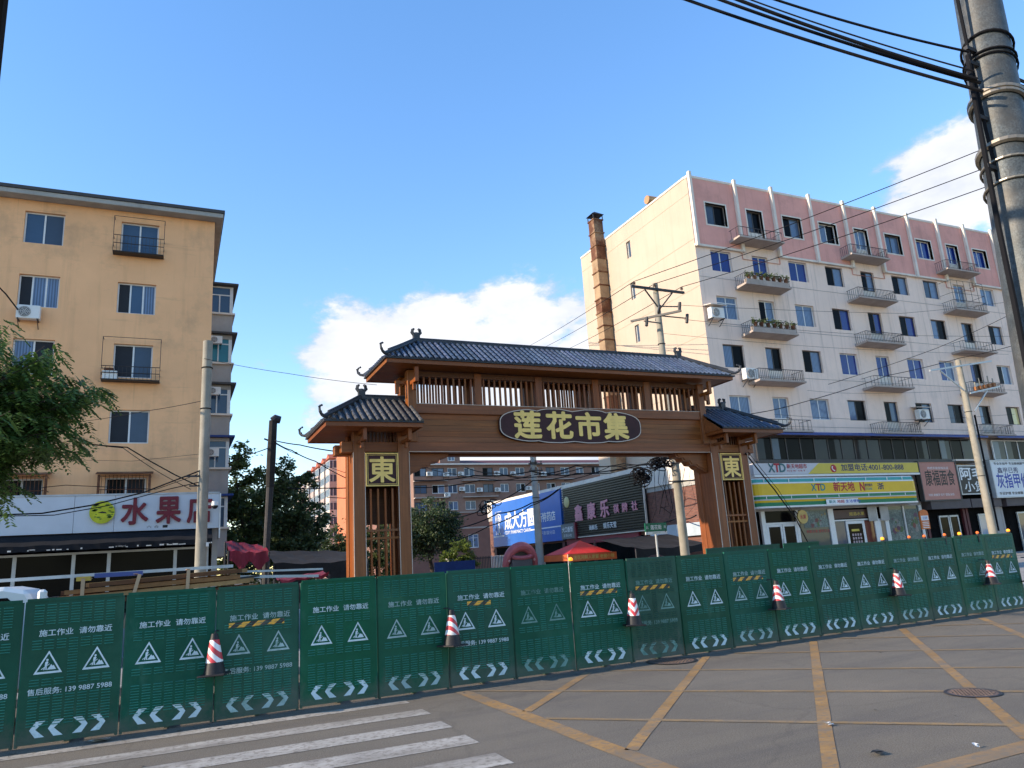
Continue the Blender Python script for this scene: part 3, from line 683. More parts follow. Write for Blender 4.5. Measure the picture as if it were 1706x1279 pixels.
        def hook(c, dr, s=1.0, low=False):
            """curled finial: a swept tapered curl with crest knobs"""
            c = Vector(c); dr = Vector(dr).normalized(); z = Vector((0, 0, 1)); mb = MB()
            P = [c + dr * a * s + z * b * s for a, b in ((-.12, .02), (.03, .01), (.14, .04), (.22, .11), (.24, .20), (.20, .27), (.14, .28))]
            mb.tube(P, [.055 * s, .05 * s, .045 * s, .04 * s, .034 * s, .028 * s, .02 * s], 6)
            mb.ball(c + dr * .13 * s + z * .29 * s, .034 * s, 6, 4); mb.ball(c + dr * .26 * s + z * .23 * s, .03 * s, 6, 4); mb.ball(c + dr * .17 * s + z * .11 * s, .035 * s, 6, 4)
            part('finial', mb, m_ridge, smooth=True)
        def beast(x):
            """ridge-end ornament: block with two upswept horns"""
            mb = MB(); mb.box(x - .10, x + .10, vr - .08, vr + .08, zr + .0, zr + .24); mb.ball((x, vr, zr + .25), .11, 8, 5, (1, .8, .7))
            for s in (-1, 1):
                mb.tube([(x + s * .06, vr, zr + .22), (x + s * .13, vr, zr + .30), (x + s * .12, vr, zr + .40), (x + s * .06, vr, zr + .44)], [.06, .055, .05, .03], 6)
                mb.ball((x + s * .15, vr, zr + .31), .045, 6, 4); mb.ball((x + s * .10, vr - .05, zr + .40), .04, 6, 4)
            part('ridge_ornament', mb, m_ridge, smooth=True)
        for hip, ue, ur in ((left_hip, u0, ru0), (right_hip, u1, ru1)):
            if not hip: continue
            beast(ur)
            for ve in (v0, v1):
                a = Vector((ue, ve, ze + .03)); b = Vector((ur, vr, zr + .02)); d = (b - a)
                lift = [a + d * t_ + Vector((0, 0, .05 + .05 * (1 - t_) ** 2)) for t_ in (0, .1, .2, .4, .6, .8, 1)]
                part('hip_ridge', MB().tube(lift, [.05] + [.06] * 6, 6), m_ridge)
                part('hip_ridge', MB().tube([p + Vector((0, 0, .07)) for p in lift[1:]], .035, 6), m_ridge)
                od = Vector((ue - ur, ve - vr, 0)); hook(a + Vector((0, 0, .08)), od, 1.0)
    roof(5.45, mir(5.45), 20.24, 22.88, 7.57, 6.82, mir(6.82), 8.50, True, True)
    roof(3.66, 6.46, 20.0, 23.12, 5.62, 5.05, 6.42, 6.60, True, False, tint=m_tile_b, step=.205)
    roof(mir(6.46), mir(3.66), 20.0, 23.12, 5.62, mir(6.42), mir(5.05), 6.60, False, True, step=.205)
    for X in (lambda x: x, mir):                       # timber gable ends against the span
        part('gable_board', MB().extr([(X(6.47), 20.08, 5.60), (X(6.47), 23.04, 5.60), (X(6.47), MID, 6.56)], (X(6.50) - X(6.47), 0, 0)), m_wood_h)
        part('soffit_board', MB().box(*sorted((X(4.5), X(6.3))), F + .05, B - .05, 5.60, 5.64), m_wood_dark)
gate()
# ------------------------------------------------------------------ pale apartment block with shops, right
VR = 31.3
def sc(u, z, v, ref=31.3): return u * v / ref, 1.68 + (z - 1.68) * v / ref
def right_block():
    t = thing('apartment_block', 'pale six storey apartment block with pink top floor and small balconies', 'apartment building', (26.7, VR, 0))
    def part(name, mb, m, **k): return mb.build(name, m, t, **k)
    UL, UR, ZT, VB = 26.7, 72.0, 22.85, 43.9
    rows = [(19.92, 21.28), (17.05, 18.33), (14.17, 15.53), (11.30, 12.65), (8.45, 9.70)]
    colsA = [(27.75, 29.25), (33.70, 35.20), (36.75, 38.20)]; colB = (30.85, 32.05)
    cols = []
    for k in range(5):
        for a, b, kind in ((*colsA[0], 'A'), (*colB, 'B'), (*colsA[1], 'A'), (*colsA[2], 'A')):
            pass
    base = [(27.75, 29.25, 'A'), (30.85, 32.05, 'B'), (33.70, 35.20, 'A')]
    for k in range(5):
        for a, b, kd in base: cols.append((a + 9 * k - (.0 if k == 0 else .0), b + 9 * k, kd))
    cols = [c for c in cols if c[1] < UR - .5]
    styles = {0: ['GD', 'GD', 'DL', 'LD', 'LL', 'SL', 'BB', 'BB', 'BB', 'BB'], 1: ['BB', 'BB', 'BB', 'DL', 'DL', 'DL', 'GL', 'LL', 'LL', 'LL'], 2: ['LL', 'DL', 'LL', 'DB', 'DB', 'DB', 'LD', 'LD', 'DL', 'LD'],
              3: ['LD', 'LD', 'DL', 'BB', 'BB', 'BB', 'BL', 'BD', 'DL', 'LL'], 4: ['LL', 'LL', 'LL', 'LD', 'DS', 'DS', 'GD', 'LD', 'DY', 'GD']}
    white = {(0, 3), (0, 4), (1, 0), (1, 1), (1, 2), (2, 0), (2, 1), (2, 2), (4, 0), (4, 1), (4, 2), (3, 6), (3, 8)}
    holes = []
    for (z0, z1) in rows:
        for a, b, kd in cols:
            holes.append((a, b, (z0 - .85 if kd == 'B' else z0), z1))
    part('wall', wall_grid(MB(), UL, UR, 7.45, ZT, VR, holes, .2), m_cream_wall)
    part('wall', MB().quad((UL, VR + .02, 0), (UR, VR + .02, 0), (UR, VR + .02, 7.45), (UL, VR + .02, 7.45)), m_cream_wall)
    sm = [(37.57, 38.03, z, z + 1.15) for z in (20.38, 17.5, 14.6, 11.7, 8.8)]
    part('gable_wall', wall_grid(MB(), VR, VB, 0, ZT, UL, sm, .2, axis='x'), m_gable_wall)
    part('rear_wall', MB().quad((UR, VB, 0), (UL, VB, 0), (UL, VB, ZT), (UR, VB, ZT)).quad((UR, VR, 0), (UR, VB, 0), (UR, VB, ZT), (UR, VR, ZT)), m_cream_wall)
    part('roof', MB().quad((UL, VR, ZT - .5), (UR, VR, ZT - .5), (UR, VB, ZT - .5), (UL, VB, ZT - .5)), m_conc)
    for v0, v1, z0, z1 in sm:
        w = part('window', MB().box(UL + .12, UL + .16, v0, v1, z0, z0 + .05).box(UL + .12, UL + .16, v0, v1, z1 - .05, z1).box(UL + .12, UL + .16, v1 - .05, v1, z0 + .05, z1 - .05).box(UL + .12, UL + .16, v0, v0 + .05, z0 + .05, z1 - .05), m_pvc)
        MB().box(UL + .14, UL + .15, v0 + .05, v1 - .05, z0 + .05, z1 - .05).build('pane', g_grey, w)
    for k, z in enumerate((21.75, 18.9, 16.05, 13.2, 10.35)):     # panel joints of the gable
        part('panel_joint', MB().box(UL - .012, UL - .002, VR + .05, VB - .05, z - .018, z + .018), mat('joint_mortar', (.42, .35, .27), .9))
    for z in (16.6, 13.75, 10.9, 8.0):
        part('panel_joint', MB().box(UL + .05, UR, VR - .010, VR - .002, z - .014, z + .014), mat('joint_grey', (.36, .315, .29), .9))
    # pink storey: proud sheet, recessed at the balcony bays
    gaps = [(30.1 + 9 * k, 33.0 + 9 * k, 18.0, 19.02) for k in range(5)]
    ph = [h for h in holes if h[3] > 21]; ph = [(a - .0, b, c if c > 19.5 else 19.03, d) for a, b, c, d in ph]
    part('pink_band', wall_grid(MB(), UL + .02, UR, 18.55, ZT - .12, VR - .07, ph + gaps, .07), m_pink)
    for a, b, kd in cols:                                            # pale window surrounds
        z0, z1 = rows[0]; s = MB(); y0, y1 = VR - .085, VR + .1; o = .09
        if kd == 'B': z0 = 19.05
        s.box(a - o, a, y0, y1, z0, z1 + o).box(b, b + o, y0, y1, z0, z1 + o).box(a, b, y0, y1, z1, z1 + o)
        if kd == 'A': s.box(a - o, b + o, y0, y1, z0 - o, z0)
        part('window_surround', s, m_pale)
    led = [UL - .06] + [v for k in range(5) for v in (30.1 + 9 * k, 33.0 + 9 * k)] + [UR]
    for a, b in zip(led[::2], led[1::2]): part('ledge', MB().box(a, b, VR - .16, VR, 18.42, 18.55), m_pale, bevel=.01)
    for k in range(5):
        for x in (30.1, 33.0): part('ledge', MB().box(x + 9 * k - .06, x + 9 * k + .06, VR - .14, VR, 18.56, 19.0), m_pale)
    part('parapet', MB().box(UL - .03, UR, VR - .10, VR + .18, ZT - .12, ZT + .05), m_pale, bevel=.02)
    part('parapet', MB().box(UL - .05, UL + .18, VR + .19, VB, ZT - .08, ZT + .06), m_pale, bevel=.02)
    for i, x in enumerate([26.78] + [p + 9 * k for k in range(5) for p in (30.1, 33.0, 36.12)]):
        if x < UR: part('pilaster', MB().box(x - .10, x + .10, VR - .26, VR - .072, 18.38, ZT + .22), m_pale, bevel=.015)
    for ri, (z0, z1) in enumerate(rows):
        for ci, (a, b, kd) in enumerate(cols):
            st = styles[ri][ci % 10]; fr = 'w' if (ri, ci % 10) in white or st in ('BB', 'LL') else 'd'
            window(t, a, b, z0, z1, VR + .13, st, fr, transom=(ri == 2 and ci == 0), bar=.055)
            if kd == 'B':
                part('door_panel', MB().box(a, b, VR + .13, VR + .17, z0 - .85, z0 - .005), m_pale)
    # balconies
    def rail_mesh(w, d, h, step=.13):
        mb = MB()
        for x in (0, w):
            mb.tube([(x, 0, h), (x, -d, h)], .014, 5); k = int(d / step)
            for i in range(k): mb.box(x - .008, x + .008, -d * (i + .5) / k - .008, -d * (i + .5) / k + .008, 0, h)
        mb.tube([(0, -d, h), (w, -d, h)], .02, 5); mb.tube([(0, -d, .08), (w, -d, .08)], .012, 4)
        k = int(w / step)
        for i in range(k + 1): x = w * i / k; mb.box(x - .008, x + .008, -d - .008, -d + .008, 0, h)
        return mb
    rm = rail_mesh(3.30, .87, .62).mesh('railing', m_dark)
    sm_ = MB().extr([(0, 0, .0), (0, -.95, .07), (0, -.95, .17), (0, 0, .17)], (3.44, 0, 0)).mesh('balcony', m_slab)
    par = rail_mesh(3.30, .87, .6, .3).mesh('railing', m_dark)
    for ri, (z0, z1) in enumerate(rows):
        for k in range(5):
            x = 29.22 + 9 * k; z = (18.86, 15.98, 13.12, 10.30, 7.44)[ri]
            if x + 3.4 > UR: continue
            b = inst('balcony', sm_, t, (x - 26.7, 0, z)); inst('railing', rm if (ri + k) % 4 else par, b, (.07, 0, .17))
            if (ri, k) in ((1, 0), (2, 0)):        # plant troughs
                MB().box(x + .1, x + 3.3, VR - .90, VR - .70, z + .17, z + .42).build('trough', m_slab, b)
            if (ri, k) == (1, 2):                  # tall wire cage
                mb = MB()
                for i in range(6): mb.tube([(x + .07 + 3.3 * i / 5, VR - .87, z + .17), (x + .07 + 3.3 * i / 5, VR - .87, z + 2.2)], .014, 4)
                for zz in (1.3, 2.2): mb.tube([(x + .07, VR, z + zz), (x + .07, VR - .87, z + zz), (x + 3.37, VR - .87, z + zz), (x + 3.37, VR, z + zz)], .014, 4)
                mb.build('cage', m_dark, b)
    # glazed first floor above the shops
    def glazed(u0, u1, n, z0, z1, y, name='glazed_strip', white_=False):
        f = MB(); mm = m_pvc if white_ else m_dkframe
        f.box(u0, u1, y, y + .07, z0, z0 + .08).box(u0, u1, y, y + .07, z1 - .07, z1)
        for i in range(n + 1):
            x = u0 + (u1 - u0) * i / n; f.box(x - .035, x + .035, y - .003, y + .073, z0 + .08, z1 - .07)
        w = part('window', f, mm)
        for i in range(n):
            a = u0 + (u1 - u0) * i / n + .037; b = u0 + (u1 - u0) * (i + 1) / n - .037
            MB().box(a, b, y + .03, y + .04, z0 + .08, z1 - .07).build('pane', random.choice([g_dark, g_strip, g_strip, g_dark, g_grey]), w)
            if random.random() < .5: MB().box(a, (a + b) / 2 + .02, y + .018, y + .028, z0 + .1, z1 - .1).build('sash', random.choice([g_strip, g_grey, g_dark]), w)
    glazed(28.9, 46.9, 17, 5.98, 7.36, VR - .35)
    glazed(48.9, 66, 13, 5.95, 7.30, VR - .35, white_=True)
    for a, b in ((28.7, 47.6), (48.6, 66.5)):
        mb = MB(); n = int((b - a) / .2)
        for i in range(n):
            x0 = a + (b - a) * i / n; x1 = a + (b - a) * (i + 1) / n
            mb.quad((x0, VR - 1.0, 7.42), (x1, VR - 1.0, 7.42), (x1, VR, 7.66), (x0, VR, 7.66)); mb.box(x0, x0 + .04, VR - 1.0, VR, 7.48 - .02, 7.50) if False else mb.quad((x0, VR - 1.0, 7.43), (x0 + .05, VR - 1.0, 7.455), (x0 + .05, VR, 7.70), (x0, VR, 7.67))
        mb.box(a, b, VR - 1.03, VR - .99, 7.34, 7.45)
        part('awning', mb, m_blue_sheet)
    part('floor_band', MB().box(28.6, 66.5, VR - .42, VR - .36, 5.80, 5.98), m_dkframe)
    part('side_post', MB().box(47.4, 48.4, VR - .3, VR, 0, 7.3), m_greywall)
    return t
right_block()

# solar water heater on its roof, rusty flue beside the gable
t = thing('water_heater', 'solar water heater with round orange tank on the pale block roof edge', 'water heater', (27.6, 35.7, 22.4))
MB().cyl((27.0, 35.7, 23.55), (29.0, 35.7, 23.55), .28, n=16).build('tank', mat('heater_tank', (.50, .27, .12), .4, metal=.2), t, smooth=True)
f = MB(); [f.beam((x, y, 22.35), (x, y, 23.4), .05) for x in (27.3, 28.7) for y in (35.5, 36.6)]; [f.beam((x, 35.5, 23.3), (x, 36.8, 22.5), .05) for x in (27.3, 28.7)]; f.build('frame', m_steel, t)
MB().extr([(27.15, 35.75, 23.4), (28.85, 35.75, 23.4), (28.85, 37.0, 22.5), (27.15, 37.0, 22.5)], (0, .03, .04)).build('collector', m_dkframe, t)
def flue():
    u0, u1, v0, v1 = 25.90, 26.63, 40.45, 41.18
    t = thing('flue', 'tall rusty square sheet metal flue with a flat cap beside the pale block', 'chimney', ((u0 + u1) / 2, (v0 + v1) / 2, 0))
    n = 25; z = 0; H = 24.3
    for i in range(n):
        a, b = H * i / n, H * (i + 1) / n; j = random.uniform(-.015, .015)
        MB().box(u0 + j, u1 + j, v0 + j, v1 + j, a + .02, b - .02).build('duct', m_rust if i >= 22 or i % 7 == 4 else m_rust_pale, t, bevel=.01)
        MB().box(u0 - .05, u1 + .05, v0 - .05, v1 + .05, b - .05, b + .03).build('flange', m_rust, t)
    mb = MB(); c = ((u0 + u1) / 2, (v0 + v1) / 2, 25.05); e = .47
    q = [(c[0] - e, c[1] - e, 24.68), (c[0] + e, c[1] - e, 24.68), (c[0] + e, c[1] + e, 24.68), (c[0] - e, c[1] + e, 24.68)]
    for i in range(4): mb.poly([q[i], q[(i + 1) % 4], c])
    mb.poly(q[::-1]); mb.build('cap', m_dark, t)
    s = MB(); [s.beam((x, y, 24.3), (x, y, 24.72), .05) for x in (u0, u1) for y in (v0, v1)]; s.build('stay', m_dark, t)
flue()
for (px, py, lab, roof) in [(1189, 533, 'white air conditioner with a little roof on the pale block near its corner', True), (1246, 634, 'white air conditioner beside the second lowest balcony above the gate end', False), (1532, 700, 'grey air conditioner hung under a window left of the concrete pole', True)]:
    p = at(px, py, VR - .05); ac_unit(p[0], VR - .14, p[2], lab, 1.15, roof, 'air conditioners on the pale block')

# ------------------------------------------------------------------ shop fronts of the pale block
def panel_sign(name, label, cat, u0, u1, z0, z1, v, m, frame=None, depth=.25):
    a, zz0 = sc(u0, z0, v); b, zz1 = sc(u1, z1, v)
    t = thing(name, label, cat, ((a + b) / 2, v, zz0)); MB().box(a, b, v, v + depth, zz0, zz1).build('board', m, t, bevel=.01)
    if frame:
        f = MB(); w = .07; f.box(a - w, b + w, v - .03, v + depth, zz1, zz1 + w).box(a - w, b + w, v - .03, v + depth, zz0 - w, zz0).box(a - w, a, v - .03, v + depth, zz0, zz1).box(b, b + w, v - .03, v + depth, zz0, zz1)
        f.build('frame', frame, t)
    return t, a, b, zz0, zz1, v
c_red = mat('red_letters', (.38, .015, .03), .5); c_navy = mat('navy_letters', (.012, .02, .10), .5); c_teal = mat('teal_letters', (.02, .20, .20), .5); c_blk = mat('black_letters', (.012, .010, .012), .5)
c_wht = mat('white_letters', (.70, .70, .70), .5); c_blue = mat('blue_letters', (.02, .05, .32), .5); c_yel = mat('shop_yellow', (.66, .41, .015), .45, .05); c_yel2 = mat('sign_yellow', (.55, .42, .06), .5, .05); c_grn = mat('shop_green', (.01, .17, .075), .45, .05); c_tl = mat('shop_teal', (.06, .30, .26), .45, .05)
def fascia():
    v = 30.3; S = lambda u, z: sc(u, z, v)
    t, a, b, z0, z1, v = panel_sign('shop_sign', 'long grey and yellow sign with phone number above the supermarket canopy', 'sign', 28.75, 41.85, 5.28, 5.90, v, mat('sign_grey', (.48, .46, .47), .5, .05))
    p = S(32.7, 5.3)[0], S(33.6, 5.3)[0]; MB().extr([(p[0], v - .012, z0 + .01), (b - .01, v - .012, z0 + .01), (b - .01, v - .012, z1 - .01), (p[1], v - .012, z1 - .01)], (0, .011, 0)).build('yellow_panel', c_yel2, t)
    for s, u, m in (('X', 29.82, mat('grey_teal', (.04, .12, .13), .5)), ('T', 30.22, c_red), ('D', 30.62, mat('grey_teal', (.04, .12, .13), .5))):
        x, z = S(u, 5.42); letters(s, t, x, v - .014, z, m, w=.42, h=.44, bold=.03)
    x, z = S(31.17, 5.60); letters('新天地超市', t, x, v - .014, z, c_red, w=1.45, h=.26, bold=.01)
    x, z = S(31.17, 5.43); letters('N E W  S K Y', t, x, v - .014, z, c_red, w=1.3, h=.09)
    x, z = S(34.7, 5.58); MB().cyl((x, v - .03, z), (x, v - .013, z), .22, n=24).build('phone_disc', c_red, t)
    mb = MB(); mb.tube([(x - .09, v - .036, z + .12), (x - .12, v - .036, z + .02), (x - .06, v - .036, z - .08), (x + .05, v - .036, z - .13)], [.04, .028, .028, .04], 6); mb.build('phone_mark', c_wht, t)
    x, z = S(35.32, 5.44); letters('加盟电话:4001-800-888', t, x, v - .014, z, c_navy, w=5.05, h=.39, bold=.018)
    MB().box(a - .02, b + .02, v - .05, v + .2, z0 - .12, z0 - .02).build('trim', m_white, t)
fascia()
def canopy():
    """rounded, banded supermarket canopy"""
    v = 30.15; S = lambda u, z: sc(u, z, v)
    x0, x1 = S(28.62, 5)[0], S(41.62, 5)[0]; Z = lambda z: S(30, z)[1]
    t = thing('shop_canopy', 'yellow green and white lit canopy sign over the supermarket door', 'sign', ((x0 + x1) / 2, v, Z(3.47)))
    back = VR - .02
    def band(name, za, zb, ya, yb, m, inset=0.0):
        r = .5; pts = lambda y, z: [(x0 + inset, back, z)] + [(x0 + inset + r - r * math.cos(a), y + r - r * math.sin(a), z) for a in (0, .4, .8, 1.2, PI / 2)] + [(x1 - inset - r + r * math.sin(a), y + r - r * math.cos(a), z) for a in (0, .4, .8, 1.2, PI / 2)] + [(x1 - inset, back, z)]
        A, Bp = pts(ya, Z(za)), pts(yb, Z(zb)); n = len(A); mb = MB(); mb.add(A + Bp, [(i, i + 1, n + i + 1, n + i) for i in range(n - 1)] + [tuple(range(n))[::-1], tuple(range(n, 2 * n))])
        return mb.build(name, m, t)
    band('trim', 5.04, 5.10, v + .10, v + .14, m_white); band('teal_band', 4.86, 5.037, v + .04, v + .10, c_tl); band('trim', 4.78, 4.857, v + .01, v + .02, m_white)
    band('yellow_band', 4.16, 4.777, v, v, c_yel); band('trim', 4.10, 4.157, v - .02, v - .02, m_white); band('green_band', 3.94, 4.097, v, v, c_grn); band('trim', 3.88, 3.937, v - .01, v - .01, mat('sign_grey', (.48, .46, .47), .5))
    band('yellow_band', 3.76, 3.877, v + .04, v + .02, c_yel); band('green_band', 3.56, 3.757, v + .02, v, c_grn); band('trim', 3.47, 3.557, v - .03, v - .03, m_white)
    for u in (29.4, 31.2, 33.1, 34.8, 37.2, 39, 40.3): x = S(u, 5)[0]; MB().box(x - .02, x + .02, v + .02, v + .05, Z(4.87), Z(5.03)).build('divider', m_white, t); MB().box(x - .02, x + .02, v - .01, v + .01, Z(3.945), Z(4.09)).build('divider', m_white, t)
    for s, u, m in (('X', 32.78, c_teal), ('T', 33.14, c_red), ('D', 33.48, c_teal)): x, z = S(u, 4.34); letters(s, t, x, v - .003, z, m, w=.34, h=.36, bold=.03)
    x, z = S(34.48, 4.28); letters('新天地', t, x, v - .003, z, c_red, w=1.60, h=.50, bold=.025)
    x, z = S(36.6, 4.28); letters('N', t, x, v - .003, z, c_red, w=.34, h=.44, bold=.04)
    x, z = S(37.0, 4.50); letters('便利超市', t, x, v - .003, z, c_navy, w=.62, h=.17, bold=.02); x, z = S(37.0, 4.30); letters('STORE', t, x, v - .003, z, c_teal, w=.55, h=.13, bold=.02)
    x, z = S(38.05, 4.32); letters('浙', t, x, v - .003, z, c_navy, w=.5, h=.36, bold=.02)
    a, b = S(33.7, 4)[0], S(36.2, 4)[0]; pl = MB().box(a, b, v - .06, v - .035, Z(3.53), Z(3.83)).build('plate', c_wht, t)
    x = S(33.9, 4)[0]
    for s, xx, w, m in (('新天', x, .5, c_teal), ('地超', x + .6, .55, c_red), ('生活便利', x + 1.25, 1.1, c_blue)): letters(s, pl, xx, v - .062, Z(3.60), m, w=w, h=.17, bold=.02)
canopy()
def storefront():
    v = 31.0; S = lambda u, z: sc(u, z, v)
    t = thing('supermarket', 'white framed glass front of the supermarket with two doors and window posters', 'shop', (S(35, 0)[0], v, .115)); P = lambda n, mb, m, **k: mb.build(n, m, t, **k)
    def bx(u0, u1, z0, z1, y0, y1): return MB().box(S(u0, 0)[0], S(u1, 0)[0], y0, y1, max(.116, S(0, z0)[1]), S(0, z1)[1])
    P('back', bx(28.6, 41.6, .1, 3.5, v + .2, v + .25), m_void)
    P('head', bx(28.6, 41.6, 3.30, 3.52, v + .05, v + .15), m_greywall)
    for u0, u1 in ((28.85, 29.12), (31.3, 31.5), (33.75, 34.15), (37.3, 37.65), (38.35, 38.5), (39.85, 39.95), (41.25, 41.5)): P('pillar', bx(u0, u1, .1, 3.3, v, v + .15), m_white)
    P('transom', bx(29.12, 31.3, 2.58, 2.68, v, v + .1), m_white)
    d = P('door', bx(29.14, 29.28, .12, 2.58, v + .01, v + .07), m_pvc)
    for u0, u1 in ((30.10, 30.22), (30.26, 30.38), (31.16, 31.29)): bx(u0, u1, .12, 2.58, v + .01, v + .07).build('stile', m_pvc, d)
    for u0, u1 in ((29.3, 30.1), (30.4, 31.15)):
        bx(u0, u1, .5, 2.45, v + .04, v + .05).build('glass', g_dark, d); bx(u0, u1, .12, .5, v + .02, v + .06).build('kick_panel', m_pvc, d); bx(u0, u1, 2.45, 2.58, v + .02, v + .06).build('head_rail', m_pvc, d)
    bx(30.16, 30.2, 1.2, 1.8, v - .05, v - .01).build('handle', m_steel, d)
    P('pane', bx(29.12, 31.3, 2.7, 3.3, v + .06, v + .07), g_dark)
    P('pane', bx(31.5, 33.75, .4, 3.3, v + .06, v + .07), glass('shop_window_pale', (.06, .08, .085), spec=.2))
    w = P('poster', bx(31.9, 33.7, 2.3, 3.2, v + .045, v + .055), mat('poster_pale', (.20, .25, .23), .5, .4, 1.2))
    rng = random.Random(3)
    for i in range(12):
        c = rng.choice([(.16, .05, .05), (.09, .15, .06), (.25, .19, .08), (.15, .07, .11), (.25, .25, .24)]); x, z = rng.uniform(32.0, 33.6), rng.uniform(2.4, 3.1); r = rng.uniform(.05, .16)
        X_, Z_ = S(x, z); MB().poly([(X_ + r * math.cos(a) * rng.uniform(.6, 1.2), v + .042 - i * .0006, Z_ + r * rng.uniform(.5, 1.1) * math.sin(a)) for a in [2 * PI * k / 10 for k in range(10)]][::-1]).build('print_patch', mat(f'print{c}', c, .5), w)
    X_, Z_ = S(32.0, 2.02); letters('新鲜水果 便利生活', w, X_, v + .05, Z_, c_red, w=1.7, h=.17)
    P('transom', bx(34.15, 37.3, 2.58, 2.66, v, v + .1), m_white)
    sgn = P('door_header', bx(34.2, 36.9, 2.72, 3.2, v + .03, v + .06), mat('brown_header', (.09, .05, .04), .5)); X_, Z_ = S(35.4, 2.86); letters('烟酒水果', sgn, X_, v + .028, Z_, c_yel2, w=1.2, h=.2)
    d = P('door', bx(35.0, 35.15, .12, 2.56, v + .01, v + .07), m_pvc); bx(36.3, 36.48, .12, 2.56, v + .01, v + .07).build('stile', m_pvc, d); bx(35.15, 36.3, 2.4, 2.56, v + .01, v + .07).build('head_rail', m_pvc, d); bx(35.15, 36.3, .4, 2.4, v + .04, v + .05).build('glass', g_dark, d)
    X_, Z_ = S(35.4, 1.98); MB().box(X_, X_ + .6, v + .03, v + .038, Z_, Z_ + .12).build('sticker', c_yel2, d)
    for i in range(5):
        for j in range(4): X_, Z_ = S(35.4 + .2 * j, 1.85 - .2 * i); MB().box(X_, X_ + .12, v + .03, v + .036, Z_ - .13, Z_).build('sticker', mat('sticker_pink', (.40, .30, .32), .5), d)
    P('pane', bx(34.15, 35.0, .4, 2.56, v + .06, v + .07), g_grey); P('pane', bx(36.5, 37.3, .4, 2.56, v + .06, v + .07), glass('shop_window_red', (.09, .015, .02)))
    d = P('door', bx(37.65, 37.8, .12, 2.62, v + .01, v + .07), m_pvc); bx(38.2, 38.35, .12, 2.62, v + .01, v + .07).build('stile', m_pvc, d); bx(37.8, 38.2, 2.48, 2.62, v + .01, v + .07).build('head_rail', m_pvc, d); bx(37.8, 38.2, .3, 2.48, v + .04, v + .05).build('glass', g_grey, d)
    for u0, u1 in ((36.75, 37.45), (37.75, 38.45)): P('notice', bx(u0, u1, 2.5, 3.32, v - .12, v - .09), mat('notice_grey', (.34, .33, .32), .5, .15))
    for u0, u1, seed in ((38.5, 39.85, 5), (39.95, 41.25, 6)):
        P('pane', bx(u0, u1, .4, 3.3, v + .06, v + .07), glass('shop_window_pale', (.06, .08, .085), spec=.2))
        w = P('poster', bx(u0 + .1, u1 - .1, 1.3, 3.1, v + .045, v + .055), mat('poster_pale', (.20, .25, .23), .5, .4, 1.2)); rng = random.Random(seed)
        for i in range(16):
            c = rng.choice([(.20, .06, .05), (.08, .13, .05), (.28, .17, .06), (.12, .05, .09), (.24, .22, .2)]); x, z = rng.uniform(u0 + .3, u1 - .3), rng.gauss(2.2, .3); r = rng.uniform(.07, .2)
            X_, Z_ = S(x, z); MB().poly([(X_ + r * math.cos(a) * rng.uniform(.6, 1.2), v + .042 - i * .0006, Z_ + r * rng.uniform(.5, 1.1) * math.sin(a)) for a in [2 * PI * k / 10 for k in range(10)]][::-1]).build('print_patch', mat(f'print{c}', c, .5), w)
storefront()
t = thing('round_sign', 'round yellow lollipop sign on a bracket beside the left supermarket doors', 'sign', (31.3, 30.5, 2.2)); X_, Z_ = sc(31.75, 2.92, 30.5)
MB().cyl((X_, 30.42, Z_), (X_, 30.52, Z_), .36, n=28).build('disc', mat('lolly_yellow', (.50, .34, .10), .5), t); letters('水果', t, X_, 30.419, Z_, c_red, w=.42, h=.24, bold=.02, align='C')
MB().tube([(X_ - .35, 30.6, Z_ + .35), (X_ - .35, 30.47, Z_ + .2), (X_ - .25, 30.47, Z_ + .1)], .03).build('arm', m_dark, t)
# noodle shop, barbecue shop, nail shop
t, a, b, z0, z1, v = panel_sign('shop_sign', 'dusty pink noodle shop sign with black brush lettering', 'sign', 41.95, 45.3, 3.58, 5.92, 30.5, mat('sign_pink', (.42, .19, .15), .6, .06), m_dkframe)
letters('康福面食', t, a + .35, v - .003, z0 + .85, c_blk, w=b - a - .6, h=.95, bold=.012); letters('传统手擀面馆总店', t, a + .7, v - .003, z1 - .45, c_wht, w=1.9, h=.16); letters('凉皮 麻辣烫 饺子 馄饨 米线', t, a + .4, v - .003, z0 + .22, c_wht, w=2.3, h=.15)
t, a, b, z0, z1, v = panel_sign('shop_sign', 'black shop sign with white lettering partly behind the concrete pole', 'sign', 45.5, 48.2, 3.9, 5.63, 30.6, c_blk, m_steel)
letters('阿毛', t, a + .15, v - .003, z0 + .85, c_wht, w=2.2, h=.78, bold=.02); letters('小煲', t, a + .35, v - .003, z0 + .12, c_wht, w=1.9, h=.62, bold=.015)
MB().box(a - .06, b + .06, v - .05, v + .2, z1 + .35, z1 + .45).build('ledge', m_pale, t)
t, a, b, z0, z1, v = panel_sign('shop_sign', 'white nail care shop sign with large blue lettering at the right edge', 'sign', 48.85, 53.6, 3.62, 5.95, 30.4, mat('sign_white', (.60, .62, .64), .5, .05), m_steel)
letters('灰指甲修脚', t, a + .3, v - .003, z0 + .55, c_blue, w=4.0, h=.92, bold=.02); letters('鑫甲已秀', t, a + .55, v - .003, z0 + 1.5, c_navy, w=2.1, h=.36, bold=.012)
letters('专业灰指甲 专治脚病脚气', t, a + .3, v - .003, z1 - .24, c_blk, w=3.2, h=.17, bold=.02); letters('手足护理 专业修脚 技术培训', t, a + .3, v - .003, z0 + .12, c_blk, w=3.6, h=.18, bold=.02)
t, a, b, z0, z1, v = panel_sign('shop_sign', 'pinkish sign board just right of the white nail care sign', 'sign', 53.9, 58.5, 3.6, 5.95, 30.4, mat('sign_pink2', (.45, .2, .2), .6))
